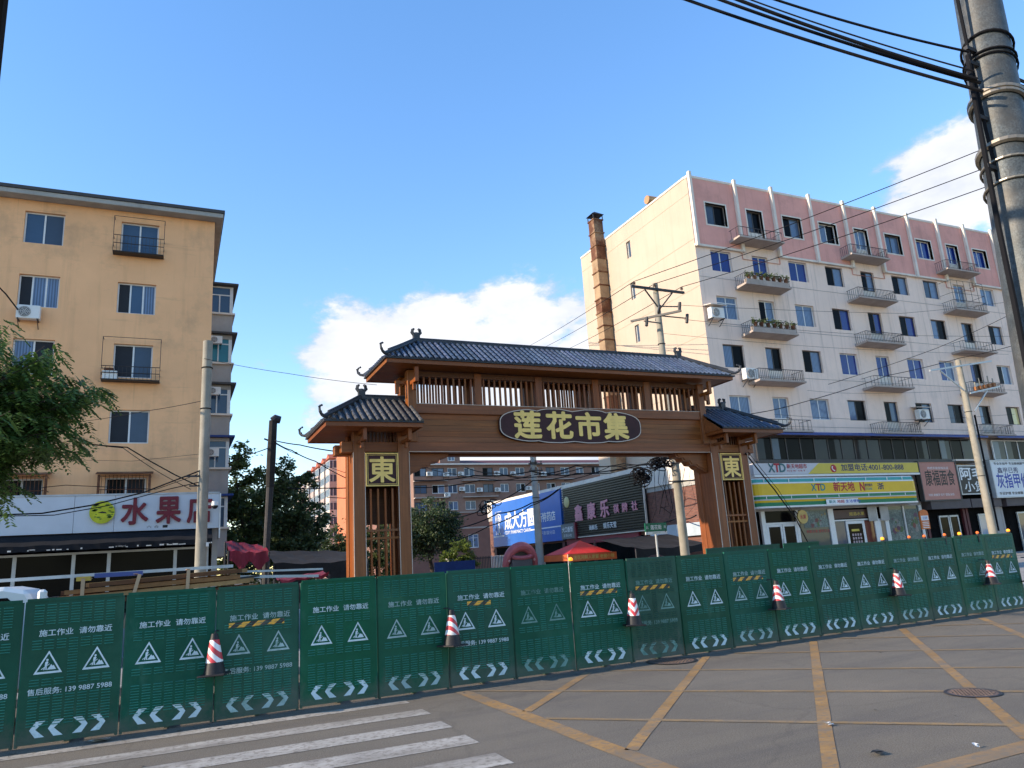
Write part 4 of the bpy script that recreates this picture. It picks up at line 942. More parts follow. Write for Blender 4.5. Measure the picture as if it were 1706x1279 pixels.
def dark_front(name, label, u0, u1, doors, vv=31.1, col=None):
    a, b = sc(u0, 0, vv)[0], sc(u1, 0, vv)[0]; t = thing(name, label, 'shop', ((a + b) / 2, vv, .115)); P = lambda n, mb, m: mb.build(n, m, t)
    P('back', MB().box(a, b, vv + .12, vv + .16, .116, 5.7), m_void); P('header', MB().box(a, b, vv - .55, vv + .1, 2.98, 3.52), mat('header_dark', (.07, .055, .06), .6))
    for i, (x0, x1, m) in enumerate(doors):
        x0, x1 = sc(x0, 0, vv)[0], sc(x1, 0, vv)[0]
        d = P('door', MB().box(x0, x0 + .09, vv, vv + .08, .12, 2.6).box(x1 - .09, x1, vv, vv + .08, .12, 2.6).box(x0 + .09, x1 - .09, vv, vv + .08, 2.5, 2.6), m_steel); MB().box(x0 + .09, x1 - .09, vv + .03, vv + .05, .12, 2.5).build('glass', m, d)
    for x in (a, b - .2): P('pillar', MB().box(x, x + .2, vv - .06, vv + .1, .116, 2.97), col or mat('maroon_pillar', (.09, .02, .025), .6))
dark_front('noodle_shop', 'dark doorway of the noodle shop under the dusty pink sign', 41.65, 45.3, [(42.9, 43.8, g_dark), (43.85, 44.7, g_dark)])
dark_front('barbecue_shop', 'dark doorway with a pale blue door behind the concrete pole', 45.4, 48.3, [(46.6, 47.5, glass('door_pale_blue', (.18, .26, .38)))])
dark_front('nail_shop', 'dark shop front under the white nail care sign', 48.8, 58.5, [(50.5, 52.0, g_grey), (52.1, 54, g_grey)], col=m_greywall)
X_, Z_ = sc(41.6, 1.2, 30.0); t = thing('notice_board', 'small orange standing notice with a rounded top by the noodle shop', 'sign', (X_, 30.0, .115))
MB().extr([(X_ - .36, 30, 1.85), (X_ + .36, 30, 1.85), (X_ + .36, 30, 2.75)] + [(X_ + .36 * math.cos(q), 30, 2.75 + .22 * math.sin(q)) for q in (.5, 1.0, PI / 2, 2.1, 2.6)] + [(X_ - .36, 30, 2.75)], (0, .08, 0)).build('board', mat('orange_board', (.55, .14, .03), .5), t)
MB().box(X_ - .3, X_ + .3, 29.985, 29.997, 2.35, 2.62).build('label_panel', c_wht, t); letters('招聘', t, X_, 29.984, 2.48, c_blue, w=.4, h=.18, align='C'); MB().box(X_ - .05, X_ + .05, 30.02, 30.06, .116, 1.85).build('post', m_dark, t)
for i in range(4): MB().box(X_ - .26, X_ + .26, 29.985, 29.997, 1.92 + i * .1, 1.96 + i * .1).build('text_line', c_wht, t)
# ------------------------------------------------------------------ orange apartment block, left
def orange_block():
    V, UR, UL = 34.8, 1.31, -24.0
    t = thing('apartment_block', 'orange rendered apartment block with a grey eave and caged windows', 'apartment building', (UR, V, 0))
    P = lambda n, mb, m, **k: mb.build(n, m, t, **k)
    rows = [(16.0, 17.45), (13.15, 14.57), (10.24, 11.74), (7.39, 8.83), (4.55, 5.95)]
    cols = [(-6.23, -4.75), (-2.56, -1.04), (-13.4, -11.9), (-9.9, -8.4), (-17, -15.5), (-21, -19.5)]
    holes = [(a, b, z0, z1) for z0, z1 in rows for a, b in cols]
    P('wall', wall_grid(MB(), UL, UR, 0, 17.95, V, holes, .22), m_orange_wall)
    P('side_wall', MB().quad((UR, V, 0), (UR, V + 14, 0), (UR, V + 14, 17.95), (UR, V, 17.95)), m_orange_wall)
    P('rear_wall', MB().quad((UR, V + 14, 0), (UL, V + 14, 0), (UL, V + 14, 17.95), (UR, V + 14, 17.95)).quad((UL, V + 14, 0), (UL, V, 0), (UL, V, 17.95), (UL, V + 14, 17.95)), m_orange_wall)
    P('eave', MB().box(UL - .5, UR + .34, V - .55, V + 14.5, 17.96, 18.18), m_conc, bevel=.02)
    P('roof_edge', MB().box(UL - .55, UR + .40, V - .60, V + 14.55, 18.183, 18.33), m_dkframe)
    sty = {(0, 0): 'SG', (1, 0): 'NLL', (2, 0): 'LN', (3, 0): 'GN', (4, 0): 'DN', (0, 1): 'SS', (1, 1): 'NSL', (2, 1): 'NG', (3, 1): 'NG', (4, 1): 'DN'}
    for ri, (z0, z1) in enumerate(rows):
        for ci, (a, b) in enumerate(cols):
            window(t, a, b, z0, z1, V + .14, sty.get((ri, ci % 2), 'GN'), 'w', bar=.06)
    # caged sills
    def cage(u0, u1, z0, zr, zt, y=.45, thick=False, label=None):
        mb = MB(); r = .018
        for z in (z0, z0 + (zr - z0) * .5, zr): mb.tube([(u0, V, z), (u0, V - y, z), (u1, V - y, z), (u1, V, z)], r, 5)
        k = 14
        for i in range(k + 1): x = u0 + (u1 - u0) * i / k; mb.tube([(x, V - y, z0), (x, V - y, zr)], .008, 4)
        mb.box(u0, u1, V - y, V - .005, z0 - .03, z0)
        if zt:
            for x in (u0, u1): mb.tube([(x, V - y, zr), (x, V - y, zt), (x, V, zt)], .012, 4)
            mb.tube([(u0, V - y, zt), (u1, V - y, zt)], .012, 4)
        return P('window_cage', mb, m_dark)
    cage(-2.82, -.80, 15.85, 16.6, 17.5); cage(-2.95, -.72, 10.05, 10.62, 11.9)
    tr = MB().box(-2.9, -2.35, V - .42, V - .1, 10.06, 10.42).build('trough', m_white, t); MB().box(-2.85, -2.5, V - .40, V - .15, 10.423, 10.55).build('box', m_rust, t)
    for u0, u1 in ((-2.8, -.86), (-6.5, -4.55)):
        mb = MB(); y = V - .5
        for x in np.linspace(u0, u1, 15): mb.tube([(x, y, 4.3), (x, y, 6.0)], .010, 4)
        for z in (4.4, 4.9, 5.4, 5.95): mb.tube([(u0, V, z), (u0, y, z), (u1, y, z), (u1, V, z)], .016, 4)
        P('window_cage', mb, m_rust)
        P('cage_roof', MB().extr([(u0 - .08, y - .1, 6.02), (u1 + .08, y - .1, 6.02), (u1 + .08, V - .003, 6.16), (u0 - .08, V - .003, 6.16)], (0, 0, .03)), m_rust)
        P('cage_frame', MB().box(u0, u0 + .09, y - .02, y + .03, 4.3, 6.01).box(u1 - .09, u1, y - .02, y + .03, 4.3, 6.01), m_rust)
    # enclosed balconies on the far side wall
    Vb = 40.5; UB = 2.56
    for z0, nm in ((15.3, 'S'), (12.55, 'T'), (9.8, 'S'), (7.0, 'S'), (4.0, 'S')):
        P('bay', MB().box(UR, UB, Vb, Vb + 5, z0 - 1.35, z0), m_greywall); P('bay_sill', MB().box(UR + .002, UB + .12, Vb - .14, Vb + 5.1, z0 + .002, z0 + .1), m_pale)
        h = 1.62; w = UB - UR
        f = MB(); y = Vb + .02
        f.box(UR + .01, UR + .08, y, y + .07, z0 + .1, z0 + h).box(UB - .16, UB, y, y + .07, z0 + .1, z0 + h).box(UR + .08, UB - .16, y, y + .07, z0 + h - .08, z0 + h).box(UR + .08, UB - .16, y, y + .06, z0 + h * .68, z0 + h * .68 + .06).box(UR + w * .44, UR + w * .44 + .06, y, y + .065, z0 + .1, z0 + h * .68)
        f.box(UB - .07, UB, y + .071, Vb + 5, z0 + .1, z0 + .16).box(UB - .07, UB, y + .071, Vb + 5, z0 + h - .06, z0 + h)
        w_ = P('window', f, m_pvc); MB().box(UR + .08, UB - .16, y + .03, y + .04, z0 + .1, z0 + h - .08).build('pane', PANE[nm], w_); MB().box(UB - .05, UB - .04, y + .08, Vb + 5, z0 + .16, z0 + h - .06).build('pane', g_grey, w_)
        P('bay_awning', MB().extr([(UR, Vb - .3, z0 + h + .02), (UB + .25, Vb - .3, z0 + h + .02), (UB + .25, Vb + 5.2, z0 + h + .02), (UR, Vb + 5.2, z0 + h + .02)], (0, 0, .1)), m_dkframe if z0 > 8 else m_blue_sheet)
    return V
V_O = orange_block()
ac_unit(-5.73, V_O - .1, 12.5, 'white air conditioner under a curtained window on the orange wall', 1.05, False, 'air conditioners on the orange block')
for z, l in ((13.55, 'highest small air conditioner on the grey bay beside the orange wall'), (10.8, 'middle small air conditioner on the grey bay beside the orange wall'), (7.6, 'lowest small air conditioner on the grey bay beside the orange wall')):
    ac_unit(1.75, 40.2, z, l, .75, False, 'air conditioners on the grey bays')

def fruit_shop():
    V = 31.5; a, b, z0, z1 = -14.0, 1.69, 3.54, 4.88
    t = thing('fruit_shop', 'single storey fruit shop with dark awning and dim glass front', 'shop', (-4, V, .115)); P = lambda n, mb, m, **k: mb.build(n, m, t, **k)
    P('roof', MB().box(a, b - .02, V + .15, 34.7, 4.2, 4.5), m_conc); P('side_wall', MB().box(b - .22, b - .02, V + .25, 34.7, .116, 4.19), m_greywall)
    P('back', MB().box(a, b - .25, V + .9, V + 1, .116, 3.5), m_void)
    # drooping awning with frayed hem
    mb = MB(); n = 70; A = []; Bp = []; Cp = []
    for i in range(n + 1):
        x = a + (b - .25 - a) * i / n; A.append((x, V + .1, 3.53)); Bp.append((x, V - .55, 3.12 + .015 * math.sin(i * 1.3))); Cp.append((x, V - .57 + .02 * math.sin(i * 2.1), 2.93 - .035 * abs(math.sin(i * .9))))
    for R0, R1 in ((A, Bp), (Bp, Cp)):
        for i in range(n): mb.quad(R0[i], R0[i + 1], R1[i + 1], R1[i])
    P('awning', mb, m_awning, smooth=True)
    mb = MB()
    for i in range(60):
        x = random.uniform(a, b - .3); w = random.uniform(.04, .22); mb.box(x, x + w, V - .60, V - .585, 2.94, 2.94 + random.uniform(.02, .06))
    P('hem_scrap', mb, m_pale)['kind'] = 'stuff'
    xs = [-10.2, -7.6, -5.02, -3.2, -2.06, .18, 1.3]
    for i, x in enumerate(xs): P('mullion', MB().box(x - .06, x + .06, V + .35, V + .45, .116, 2.79), m_steel)
    P('header', MB().box(a, 1.36, V + .34, V + .46, 2.792, 2.87), m_steel)
    for x0, x1 in zip(xs, xs[1:]): P('pane', MB().box(x0 + .06, x1 - .06, V + .39, V + .40, .6, 2.79), random.choice([g_dark, g_dark, glass('glass_dim', (.012, .011, .012), .2, spec=.05)])); P('stall_riser', MB().box(x0 + .06, x1 - .06, V + .37, V + .43, .116, .6), m_dkframe)
    s = thing('shop_sign', 'long pale fruit shop sign board with three red characters and a round yellow fruit logo', 'sign', (0, V, z0))
    xs = [a, -11, -8.2, -5.5, -3.26, -1.95, b]
    for x0, x1 in zip(xs, xs[1:]): MB().box(x0 + .006, x1 - .006, V, V + .14, z0, z1).build('panel', mat('sign_pale', (.50, .52, .56), .4, .04), s)
    MB().box(a, b, V - .03, V + .16, z1 + .002, z1 + .06).build('trim', m_steel, s); MB().box(b, b + .05, V - .02, V + 1.6, z0 - .4, z1).build('return', m_white, s)
    for ch, u0, u1, zz0, zz1 in (('水', -1.71, -.83, 3.79, 4.75), ('果', -.53, .30, 3.79, 4.76), ('店', .55, 1.40, 3.78, 4.76)):
        letters(ch, s, (u0 + u1) / 2, V - .003, (zz0 + zz1) / 2, mat('sign_red', (.15, .009, .022), .4), w=u1 - u0, h=zz1 - zz0, bold=.028, depth=.07, align='C', name='character')
    for k, x in enumerate((-.85, -.6, -.3)): letters('六合一'[k], s, x, V - .003, 3.62, c_blk, w=.17, h=.10)
    lg = MB().tube([(-2.35, V - .10, 4.26), (-2.35, V - .002, 4.26)], .415, 32).build('logo', mat('logo_yellow', (.50, .50, .02), .4, .2, 3), s)
    lm = mat('logo_green', (.10, .16, .015), .5); rng = random.Random(2)
    MB().poly([(-2.35 + dx, V - .104, 4.26 + dz) for dx, dz in ((-.14, -.02), (0, .03), (.12, .0), (.16, -.05), (0, -.04))]).build('logo_mark', c_blk, lg)
    for i in range(22):
        q = rng.uniform(0, 2 * PI); r = rng.uniform(.15, .36); x, z = -2.35 + r * math.cos(q), 4.26 + r * math.sin(q); w = rng.uniform(.03, .08)
        MB().poly([(x + w * math.cos(k) * 1.2, V - .103, z + w * .6 * math.sin(k)) for k in (0, 1.1, 2.4, 3.6, 5.0)][::-1]).build('logo_mark', lm, lg)
    f = at(358, 842, V - .4); c = thing('security_camera', 'white dome security camera on the fruit shop sign end', 'camera', tuple(f))
    MB().cyl((f[0], f[1], f[2]), (f[0], f[1], f[2] + .16), .13, .11).build('housing', m_white, c); MB().ball((f[0], f[1], f[2] - .01), .12, 12, 6).build('dome', c_blk, c, smooth=True); MB().box(f[0] - .03, f[0] + .03, f[1] + .1, V, f[2] + .1, f[2] + .16).build('arm', m_white, c)
fruit_shop()

# ------------------------------------------------------------------ market street: annex with signboards, stalls
UA = 23.5
def annex():
    t = thing('street_annex', 'low red brick building along the market street beside the pale block', 'building', (25, 29.6, 0)); P = lambda n, mb, m, **k: mb.build(n, m, t, **k)
    P('wall', MB().quad((UA + .25, 29.6, 0), (UA + .25, 57, 0), (UA + .25, 57, 4.95), (UA + .25, 29.6, 4.95)).quad((26.68, 29.6, 0), (UA + .25, 29.6, 0), (UA + .25, 29.6, 4.95), (26.68, 29.6, 4.95)).quad((26.68, 57, 0), (26.68, 29.6, 0), (26.68, 29.6, 4.95), (26.68, 57, 4.95)), m_brick)
    P('parapet', MB().box(UA + .12, 26.66, 29.5, 57, 4.952, 6.2), m_pale)
    P('roof', MB().box(UA + .2, 26.62, 29.7, 57, 4.7, 4.94), m_conc)
    P('sheet_band', MB().box(UA + .05, UA + .24, 29.55, 34.1, 2.22, 2.85), mat('pale_blue_sheet', (.42, .48, .54), .5, .15, 1))
    P('shutter', MB().box(UA + .16, UA + .24, 35, 56, .1, 2.5), m_void)
    for y in (35.5, 40, 44, 48, 52, 55.5): P('pier', MB().box(UA + .12, UA + .24, y, y + .35, .1, 2.55), mat('maroon_pillar', (.09, .02, .025), .6))
    P('red_band', MB().box(UA + .05, UA + .24, 35.2, 43.6, 2.3, 2.66), mat('dark_red_band', (.20, .02, .035), .5))
annex()
def side_sign(name, label, y0, y1, z0, z1, m, x=UA):
    t = thing(name, label, 'sign', (x, (y0 + y1) / 2, z0)); MB().box(x - .02, x + .2, y0, y1, z0, z1).build('board', m, t, bevel=.01); return t
def SL(s, t, yl, z, m, w, h, x=UA, **k): letters(s, t, x - .024, yl, z, m, w=w, h=h, face='-X', **k)
t = side_sign('sign_board', 'large blue pharmacy chain sign with white characters', 43.95, 55.7, 2.62, 5.98, mat('sign_blue', (.012, .10, .42), .4, .05))
SL('成大方圆', t, 53.3, 3.85, c_wht, 5.4, 1.25, bold=.025); SL('新特药店', t, 47.4, 4.0, c_wht, 2.6, .62, bold=.02); SL('CDFY PHARMACY CHAIN', t, 53.3, 3.48, c_wht, 4.6, .24, bold=.015); SL('平高镇分店', t, 47.2, 3.1, c_wht, 2.2, .26)
MB().box(UA - .026, UA - .0205, 43.98, 48.7, 3.52, 3.60).build('line', c_wht, t); MB().box(UA - .026, UA - .0205, 53.5, 55.6, 3.36, 3.44).build('line', c_wht, t)
for r0, w in ((.0, .0),):
    mb = MB(); yc = 54.4
    mb.beam((UA - .03, yc, 3.55), (UA - .03, yc, 5.0), .02, .22); mb.beam((UA - .03, yc - .35, 3.6), (UA - .03, yc + .35, 3.6), .02, .1); mb.tube([(UA - .03, yc + .5, 4.6), (UA - .03, yc + .4, 5.0), (UA - .03, yc, 5.12), (UA - .03, yc - .4, 5.0), (UA - .03, yc - .5, 4.6)], .05, 5); mb.tube([(UA - .03, yc + .3, 4.5), (UA - .03, yc + .25, 4.8), (UA - .03, yc, 4.9), (UA - .03, yc - .25, 4.8), (UA - .03, yc - .3, 4.5)], .04, 5)
    mb.build('emblem', c_wht, t)
f = MB(); f.tube([(UA - .03, 55.0, 3.5), (UA - .03, 55.0, 5.3), (UA - .03, 53.8, 5.3)], .025, 4); f.build('emblem_frame', c_wht, t)
t = thing('sign_board', 'black slatted sign with pink characters and a pale edge', 'sign', (UA, 39, 2.72)); y0, y1, z0, z1 = 34.26, 43.62, 2.74, 5.92
MB().box(UA + .03, UA + .2, y0, y1, z0, z1).build('backing', c_blk, t); n = 22
slm = MB().box(-.075, .028, -(y1 - y0) / 2, (y1 - y0) / 2, .0, (z1 - z0) / n * .56).mesh('slat', mat('slat_black', (.011, .011, .014), .35, .2, 2, spec=.35), bevel=.01)
for i in range(n): inst('slat', slm, t, (0, (y0 + y1) / 2 - 39, z0 + (z1 - z0) * i / n + .01 - 2.72))
MB().box(UA - .05, UA + .05, y0 - .06, y0, z0, z1).box(UA - .05, UA + .05, y0, y1, z1, z1 + .05).box(UA - .05, UA + .05, y0, 41.9, z0 - .06, z0).build('edge', m_pale, t)
pk = mat('pink_letters', (.62, .25, .31), .5)
for ch, yl in (('鑫', 41.9), ('康', 40.3), ('乐', 38.75)): SL(ch, t, yl, 3.72, pk, .95, .98, x=UA - .08, bold=.03, depth=.04)
for ch, yl in (('棋', 37.25), ('牌', 36.35), ('社', 35.35)): SL(ch, t, yl, 3.85, pk, .55, .5, x=UA - .08, bold=.02, depth=.04)
SL('海鲜乐', t, 40.3, 3.05, c_wht, 1.0, .3, x=UA - .08, bold=.02); SL('娱乐天堂', t, 38.6, 3.05, c_wht, 1.45, .34, x=UA - .08, bold=.02)
MB().ball((UA - .09, 42.95, 5.0), .36, 16, 8, (.15, 1, 1)).build('disc', mat('disc_yellow', (.48, .42, .20), .5), t, smooth=True)
t = side_sign('sign_board', 'small grey shop sign between the blue and the black signs', 42.15, 43.9, 2.66, 3.62, mat('sign_dullgrey', (.14, .15, .15), .5), x=UA - .12)
SL('大口香饭', t, 43.75, 3.1, c_wht, 1.45, .34, x=UA - .12, bold=.02); SL('正宗小吃', t, 43.6, 2.8, c_wht, 1.1, .18, x=UA - .12); MB().box(UA - .17, UA + .1, 41.9, 42.1, 2.6, 3.66).build('edge', mat('dark_red_band', (.20, .02, .035), .5), t)
def street_sign():
    p = at(1093, 884, 27); t = thing('street_sign', 'green and white street name sign on a thin grey post by the gate', 'street sign', (p[0], 27, 0.0))
    a = at(1074, 880, 27)[0]; b = at(1110, 880, 27)[0]; z = at(1093, 890, 27)[2]
    MB().box(a, b, 26.96, 27.0, z + .12, z + .48).build('name_panel', mat('sign_green', (.012, .15, .08), .4), t); MB().box(a, b, 26.96, 27.0, z, z + .118).build('lower_panel', c_wht, t)
    MB().cyl((p[0], 27.05, 0), (p[0], 27.05, z + .3), .045).build('post', m_steel, t)
    letters('莲花街', t, (a + b) / 2, 26.957, z + .30, c_wht, w=.56, h=.19, bold=.02, align='C'); letters('北', t, a + .1, 26.957, z + .30, c_wht, h=.12, align='C'); letters('南', t, b - .1, 26.957, z + .30, c_wht, h=.12, align='C'); letters('LIANHUA JIE', t, (a + b) / 2, 26.957, z + .06, c_grn, w=.4, h=.05, align='C')
street_sign()
def tent():
    x0, x1, y0, y1 = 16.75, 19.35, 31, 33.4; t = thing('market_tent', 'red pyramid market tent with an orange lettered valance', 'tent', ((x0 + x1) / 2, 32.2, 0)); pk = ((x0 + x1) / 2 + .05, 32.2, 2.32)
    mb = MB(); c = [(x0, y0, 1.70), (x1 - .25, y0, 1.70), (x1 - .25, y1, 1.70), (x0, y1, 1.70)]
    for i in range(4): mb.poly([c[i], c[(i + 1) % 4], pk])
    mb.build('roof', m_red, t); v = mat('valance_orange', (.58, .13, .04), .6, .1); MB().box(x0 - .02, x1, y0 - .06, y0 - .03, 1.36, 1.69).build('valance', v, t); MB().box(x0 - .03, x0, y0, y1, 1.40, 1.69).build('valance', v, t)
    letters('莲花河鲜人家宴 老窖小铺', t, x0 + .25, y0 - .063, 1.44, mat('pale_yellow', (.6, .42, .12), .5), w=2.2, h=.18, bold=.02); f = MB(); [f.cyl((x, y, 0), (x, y, 1.7), .025, n=6) for x in (x0, x1 - .25) for y in (y0, y1)]; f.build('pole', m_steel, t)
tent()
def tarp(name, label, cat, corners, m, sag=.2, n=10, posts=True, folds=.03, seed=1, skirt=0.0):
    """cloth stretched between four corners (front left, front right, back right, back left), sagging and creased"""
    rng = random.Random(seed); c = [np.array(p, float) for p in corners]; ctr = sum(c) / 4; t = thing(name, label, cat, (ctr[0], ctr[1], 0)); mb = MB(); G = {}
    for i in range(n + 1):
        for j in range(n + 1):
            u, v = i / n, j / n; p = (1 - v) * ((1 - u) * c[0] + u * c[1]) + v * ((1 - u) * c[3] + u * c[2]); p[2] -= sag * 16 * u * (1 - u) * v * (1 - v) * .6 + sag * .5 * 4 * u * (1 - u) * (1 - v) - folds * math.sin(u * 19 + v * 7 + seed) - rng.uniform(0, folds); G[i, j] = tuple(p)
    for i in range(n):
        for j in range(n): mb.quad(G[i, j], G[i + 1, j], G[i + 1, j + 1], G[i, j + 1])
    if skirt:
        for i in range(n):
            a, b = G[i, 0], G[i + 1, 0]; w = lambda p, k: (p[0], p[1] - .05 * math.sin(k * 1.7), p[2] - skirt * (.8 + .25 * math.sin(k * 1.1 + seed))); mb.quad(w(a, i), w(b, i + 1), b, a)
    mb.build('cloth', m, t, smooth=True)
    if posts:
        f = MB(); [f.cyl((p[0], p[1], 0), (p[0], p[1], p[2] - .02), .03, n=6) for p in c]; f.build('pole', m_dark, t)
    return t
tarp('stall_canopy', 'grey sagging canopy behind the gate beside the green street sign', 'canopy', [(18.9, 28.6, 1.75), (22.9, 28.6, 1.8), (22.9, 31.6, 2.35), (18.6, 31.6, 2.3)], m_tarp, .16, seed=2, skirt=.5)
tarp('stall_canopy', 'maroon cloth stall canopy crumpled beside the concrete pole', 'canopy', [(1.72, 26.2, 2.50), (2.98, 26.2, 2.40), (2.95, 27.6, 2.62), (1.7, 27.6, 2.85)], m_red_tarp, .12, 12, seed=4, skirt=.55, folds=.025)
tarp('stall_canopy', 'black low canopy left of the gate with a drooping front', 'canopy', [(3.3, 27.6, 2.0), (6.6, 27.6, 2.0), (6.6, 30.4, 2.35), (3.3, 30.4, 2.5)], m_tarp, .14, seed=6, skirt=.75)
tarp('stall_canopy', 'thin red tarpaulin edge low between the timber and the gate', 'canopy', [(2.9, 22.8, 1.46), (4.3, 22.8, 1.58), (4.3, 24, 1.62), (2.9, 24, 1.52)], m_red_tarp, .03, 6, seed=8, skirt=.1)
def lips():
    p = at(866, 924, 34); t = thing('inflatable_mouth', 'pink inflatable open mouth with white teeth studs beside the pole', 'inflatable', (p[0], 34, 0)); cx, cz = p[0], 1.52
    pk = mat('pink_vinyl', (.42, .11, .125), .4, .15, 3)
    A = [(cx + .78 * math.cos(a) * (1 - .04 * math.sin(a)), 34 - .15 * math.sin(a), cz - .15 + .84 * math.sin(a)) for a in np.linspace(-.35, PI + .35, 24)]
    MB().tube(A, [.14 + .10 * math.sin(PI * i / 23) for i in range(24)], 10).build('upper_lip', pk, t, smooth=True)
    Bq = [(cx + .52 * math.cos(a), 33.75, cz + .26 + .12 * math.sin(a) * -1) for a in np.linspace(0, PI, 12)]; MB().tube(Bq, .11, 8).build('lower_lip', pk, t, smooth=True)
    for i in range(9):
        a = .25 + i * (PI - .5) / 8; MB().ball((cx + .70 * math.cos(a), 33.80, cz - .15 + .74 * math.sin(a)), .065, 8, 5).build('stud', mat('stud_pink', (.60, .33, .32), .4), t, smooth=True)
    MB().extr([(cx + .6 * math.cos(a), 34.0, cz - .1 + .62 * math.sin(a)) for a in np.linspace(0, PI, 14)], (0, .1, 0)).build('throat', mat('grey_vinyl', (.10, .09, .09), .6), t); MB().box(cx - .55, cx + .55, 33.7, 34.5, 0, 1.62).build('base', mat('grey_vinyl', (.10, .09, .09), .6), t, bevel=.05)
lips()
def fence():
    V = 52; x0 = at(748, 930, V)[0]; t = thing('iron_fence', 'low black iron fence with two stone gateposts behind the market gate', 'fence', (x0, V, 0)); z1 = 1.95
    for px in (750, 778): x = at(px, 930, V)[0]; MB().box(x - .2, x + .2, V - .2, V + .2, 0, z1 - .1).box(x - .26, x + .26, V - .26, V + .26, z1 - .098, z1 + .02).build('gatepost', m_conc, t)
    xa = at(785, 930, V)[0]; xb = at(842, 930, V)[0]; f = MB(); n = 22
    for i in range(n + 1):
        x = xa + (xb - xa) * i / n; MB().box(x - .025, x + .025, V - .02, V + .02, .1, z1).build('bar', m_dark if x < at(818, 930, V)[0] else m_white, t)
    for z in (.3, z1 - .15): MB().box(xa, xb, V + .022, V + .05, z, z + .06).build('rail', m_dark, t)
    MB().box(at(752, 930, V)[0] + .2, at(776, 930, V)[0] - .2, V, V + .05, .1, 1.75).build('gate_leaf', m_dark, t)
fence()
t = thing('blue_hoarding', 'dark blue low hoarding under the tree behind the gate', 'hoarding', (16.9, 47, 0)); MB().box(15.6, 18.4, 47, 47.1, .05, 1.72).build('panel', mat('hoarding_blue', (.02, .045, .17), .6, .2), t); MB().box(15.6, 15.7, 47.1, 47.2, 0, 1.7).box(18.3, 18.4, 47.1, 47.2, 0, 1.7).build('post', m_dark, t)

# ------------------------------------------------------------------ far buildings
def far_block():
    V = 118; k = 1.686; t = thing('apartment_block', 'far brown brick apartment block with a dark red roof framed by the gate', 'apartment building', (55, V, 0)); P = lambda n, mb, m, **kk: mb.build(n, m, t, **kk)
    ua, ub = 36.0, 82.0; ze = 17.6; wins = []
    u = 36.6; w = [(36.2, 38.3), (39.2, 41.4), (42.0, 43.7), (45.0, 46.9), (48.4, 50.3), (51.6, 53.2), (54.6, 56.4), (57.6, 59.2), (60.6, 62.4), (63.6, 65.4), (66.8, 68.4), (70, 71.8), (73, 74.8), (76.2, 78), (79.2, 81)]
    rows = [(15.75, 17.15), (12.9, 14.35), (10.1, 11.55), (7.3, 8.7), (4.5, 5.9), (1.6, 3.0)]; holes = [(a, b, z0, z1) for z0, z1 in rows for a, b in w]
    m1 = mat('mauve_brick', (.26, .155, .12), .9, .15, .25, dirt=(.30, .25, .22), dirt_amt=.4, dscale=.12)
    P('wall', wall_grid(MB(), ua, ub, 0, ze, V, holes, .25), m1); P('side_wall', MB().quad((ua, V + 12, 0), (ua, V, 0), (ua, V, ze), (ua, V + 12, ze)), m1)
    P('eave', MB().box(ua - .5, ub + .5, V - .7, V + 12.5, ze, ze + .25), m_pale); P('roof', MB().add([(ua - .5, V - .6, ze + .26), (ub + .5, V - .6, ze + .26), (ub + .5, V + 3, ze + 1.25), (ua - .5, V + 3, ze + 1.25), (ub + .5, V + 12, ze + .26), (ua - .5, V + 12, ze + .26)], [(0, 1, 2, 3), (3, 2, 4, 5), (0, 3, 5), (1, 4, 2)]), mat('dark_red_roof', (.12, .038, .038), .7, .15, .5))
    x = at(760, 765, V)[0]; D = P('roof_dormer', MB().box(x - 3.0, x + .6, V - .2, V + 3, ze + .26, ze + 2.3), m1); 
    window(t, x - 1.6, x - .4, ze + .7, ze + 1.9, V - .26, 'SL', 'w', bar=.09)
    rng = random.Random(5)
    for z0, z1 in rows:
        for a, b in w: window(t, a, b, z0, z1, V + .12, rng.choice(['SL', 'LS', 'GS', 'SG', 'DL', 'GD', 'SS', 'DG']), 'w' if rng.random() < .7 else 'd', bar=.10)
    for z in (14.9, 12.1, 9.3):
        for a, b in ((34, 41.8), (44.5, 50.8), (57, 66), (72, 79)): P('balcony', MB().box(max(ua, a), b, V - .8, V, z, z + .16), m_slab); 
    for i, x in enumerate((38.75, 41.65, 44.3, 50.95, 54.0, 60.0, 44.4, 47.6, 50.9, 56.9, 41.7, 63)):
        z = (15.8, 15.7, 15.75, 15.8, 15.7, 15.6, 13.2, 13.0, 12.95, 13.1, 12.3, 13)[i]; ac_unit(x, V - .1, z, 'small white air conditioner among the windows of the far brown block', 1.25, False, 'air conditioners on the far block')
far_block()
def low_block():
    V = 90; t = thing('low_building', 'low reddish brown building with one pale window behind the blue pharmacy sign', 'building', (38, V, 0)); P = lambda n, mb, m: mb.build(n, m, t); m = mat('red_brown_brick', (.23, .115, .09), .9, .12, .4, dirt=(.15, .09, .075), dirt_amt=.5, dscale=.3)
    P('wall', wall_grid(MB(), 24, 48, 0, 7.7, V, [(34.5, 35.9, 3.28, 5.0)], .2), m); P('wall', MB().quad((24, V + 12, 0), (24, V, 0), (24, V, 7.7), (24, V + 12, 7.7)), m); P('coping', MB().box(23.9, 48.1, V - .1, V + 12, 7.7, 7.85), m_slab); window(t, 34.5, 35.9, 3.28, 5.0, V + .1, 'LL', 'w', transom=True, bar=.1)
    P('string_course', MB().box(24, 48, V - .06, V, 5.7, 5.9), m_slab)
low_block()
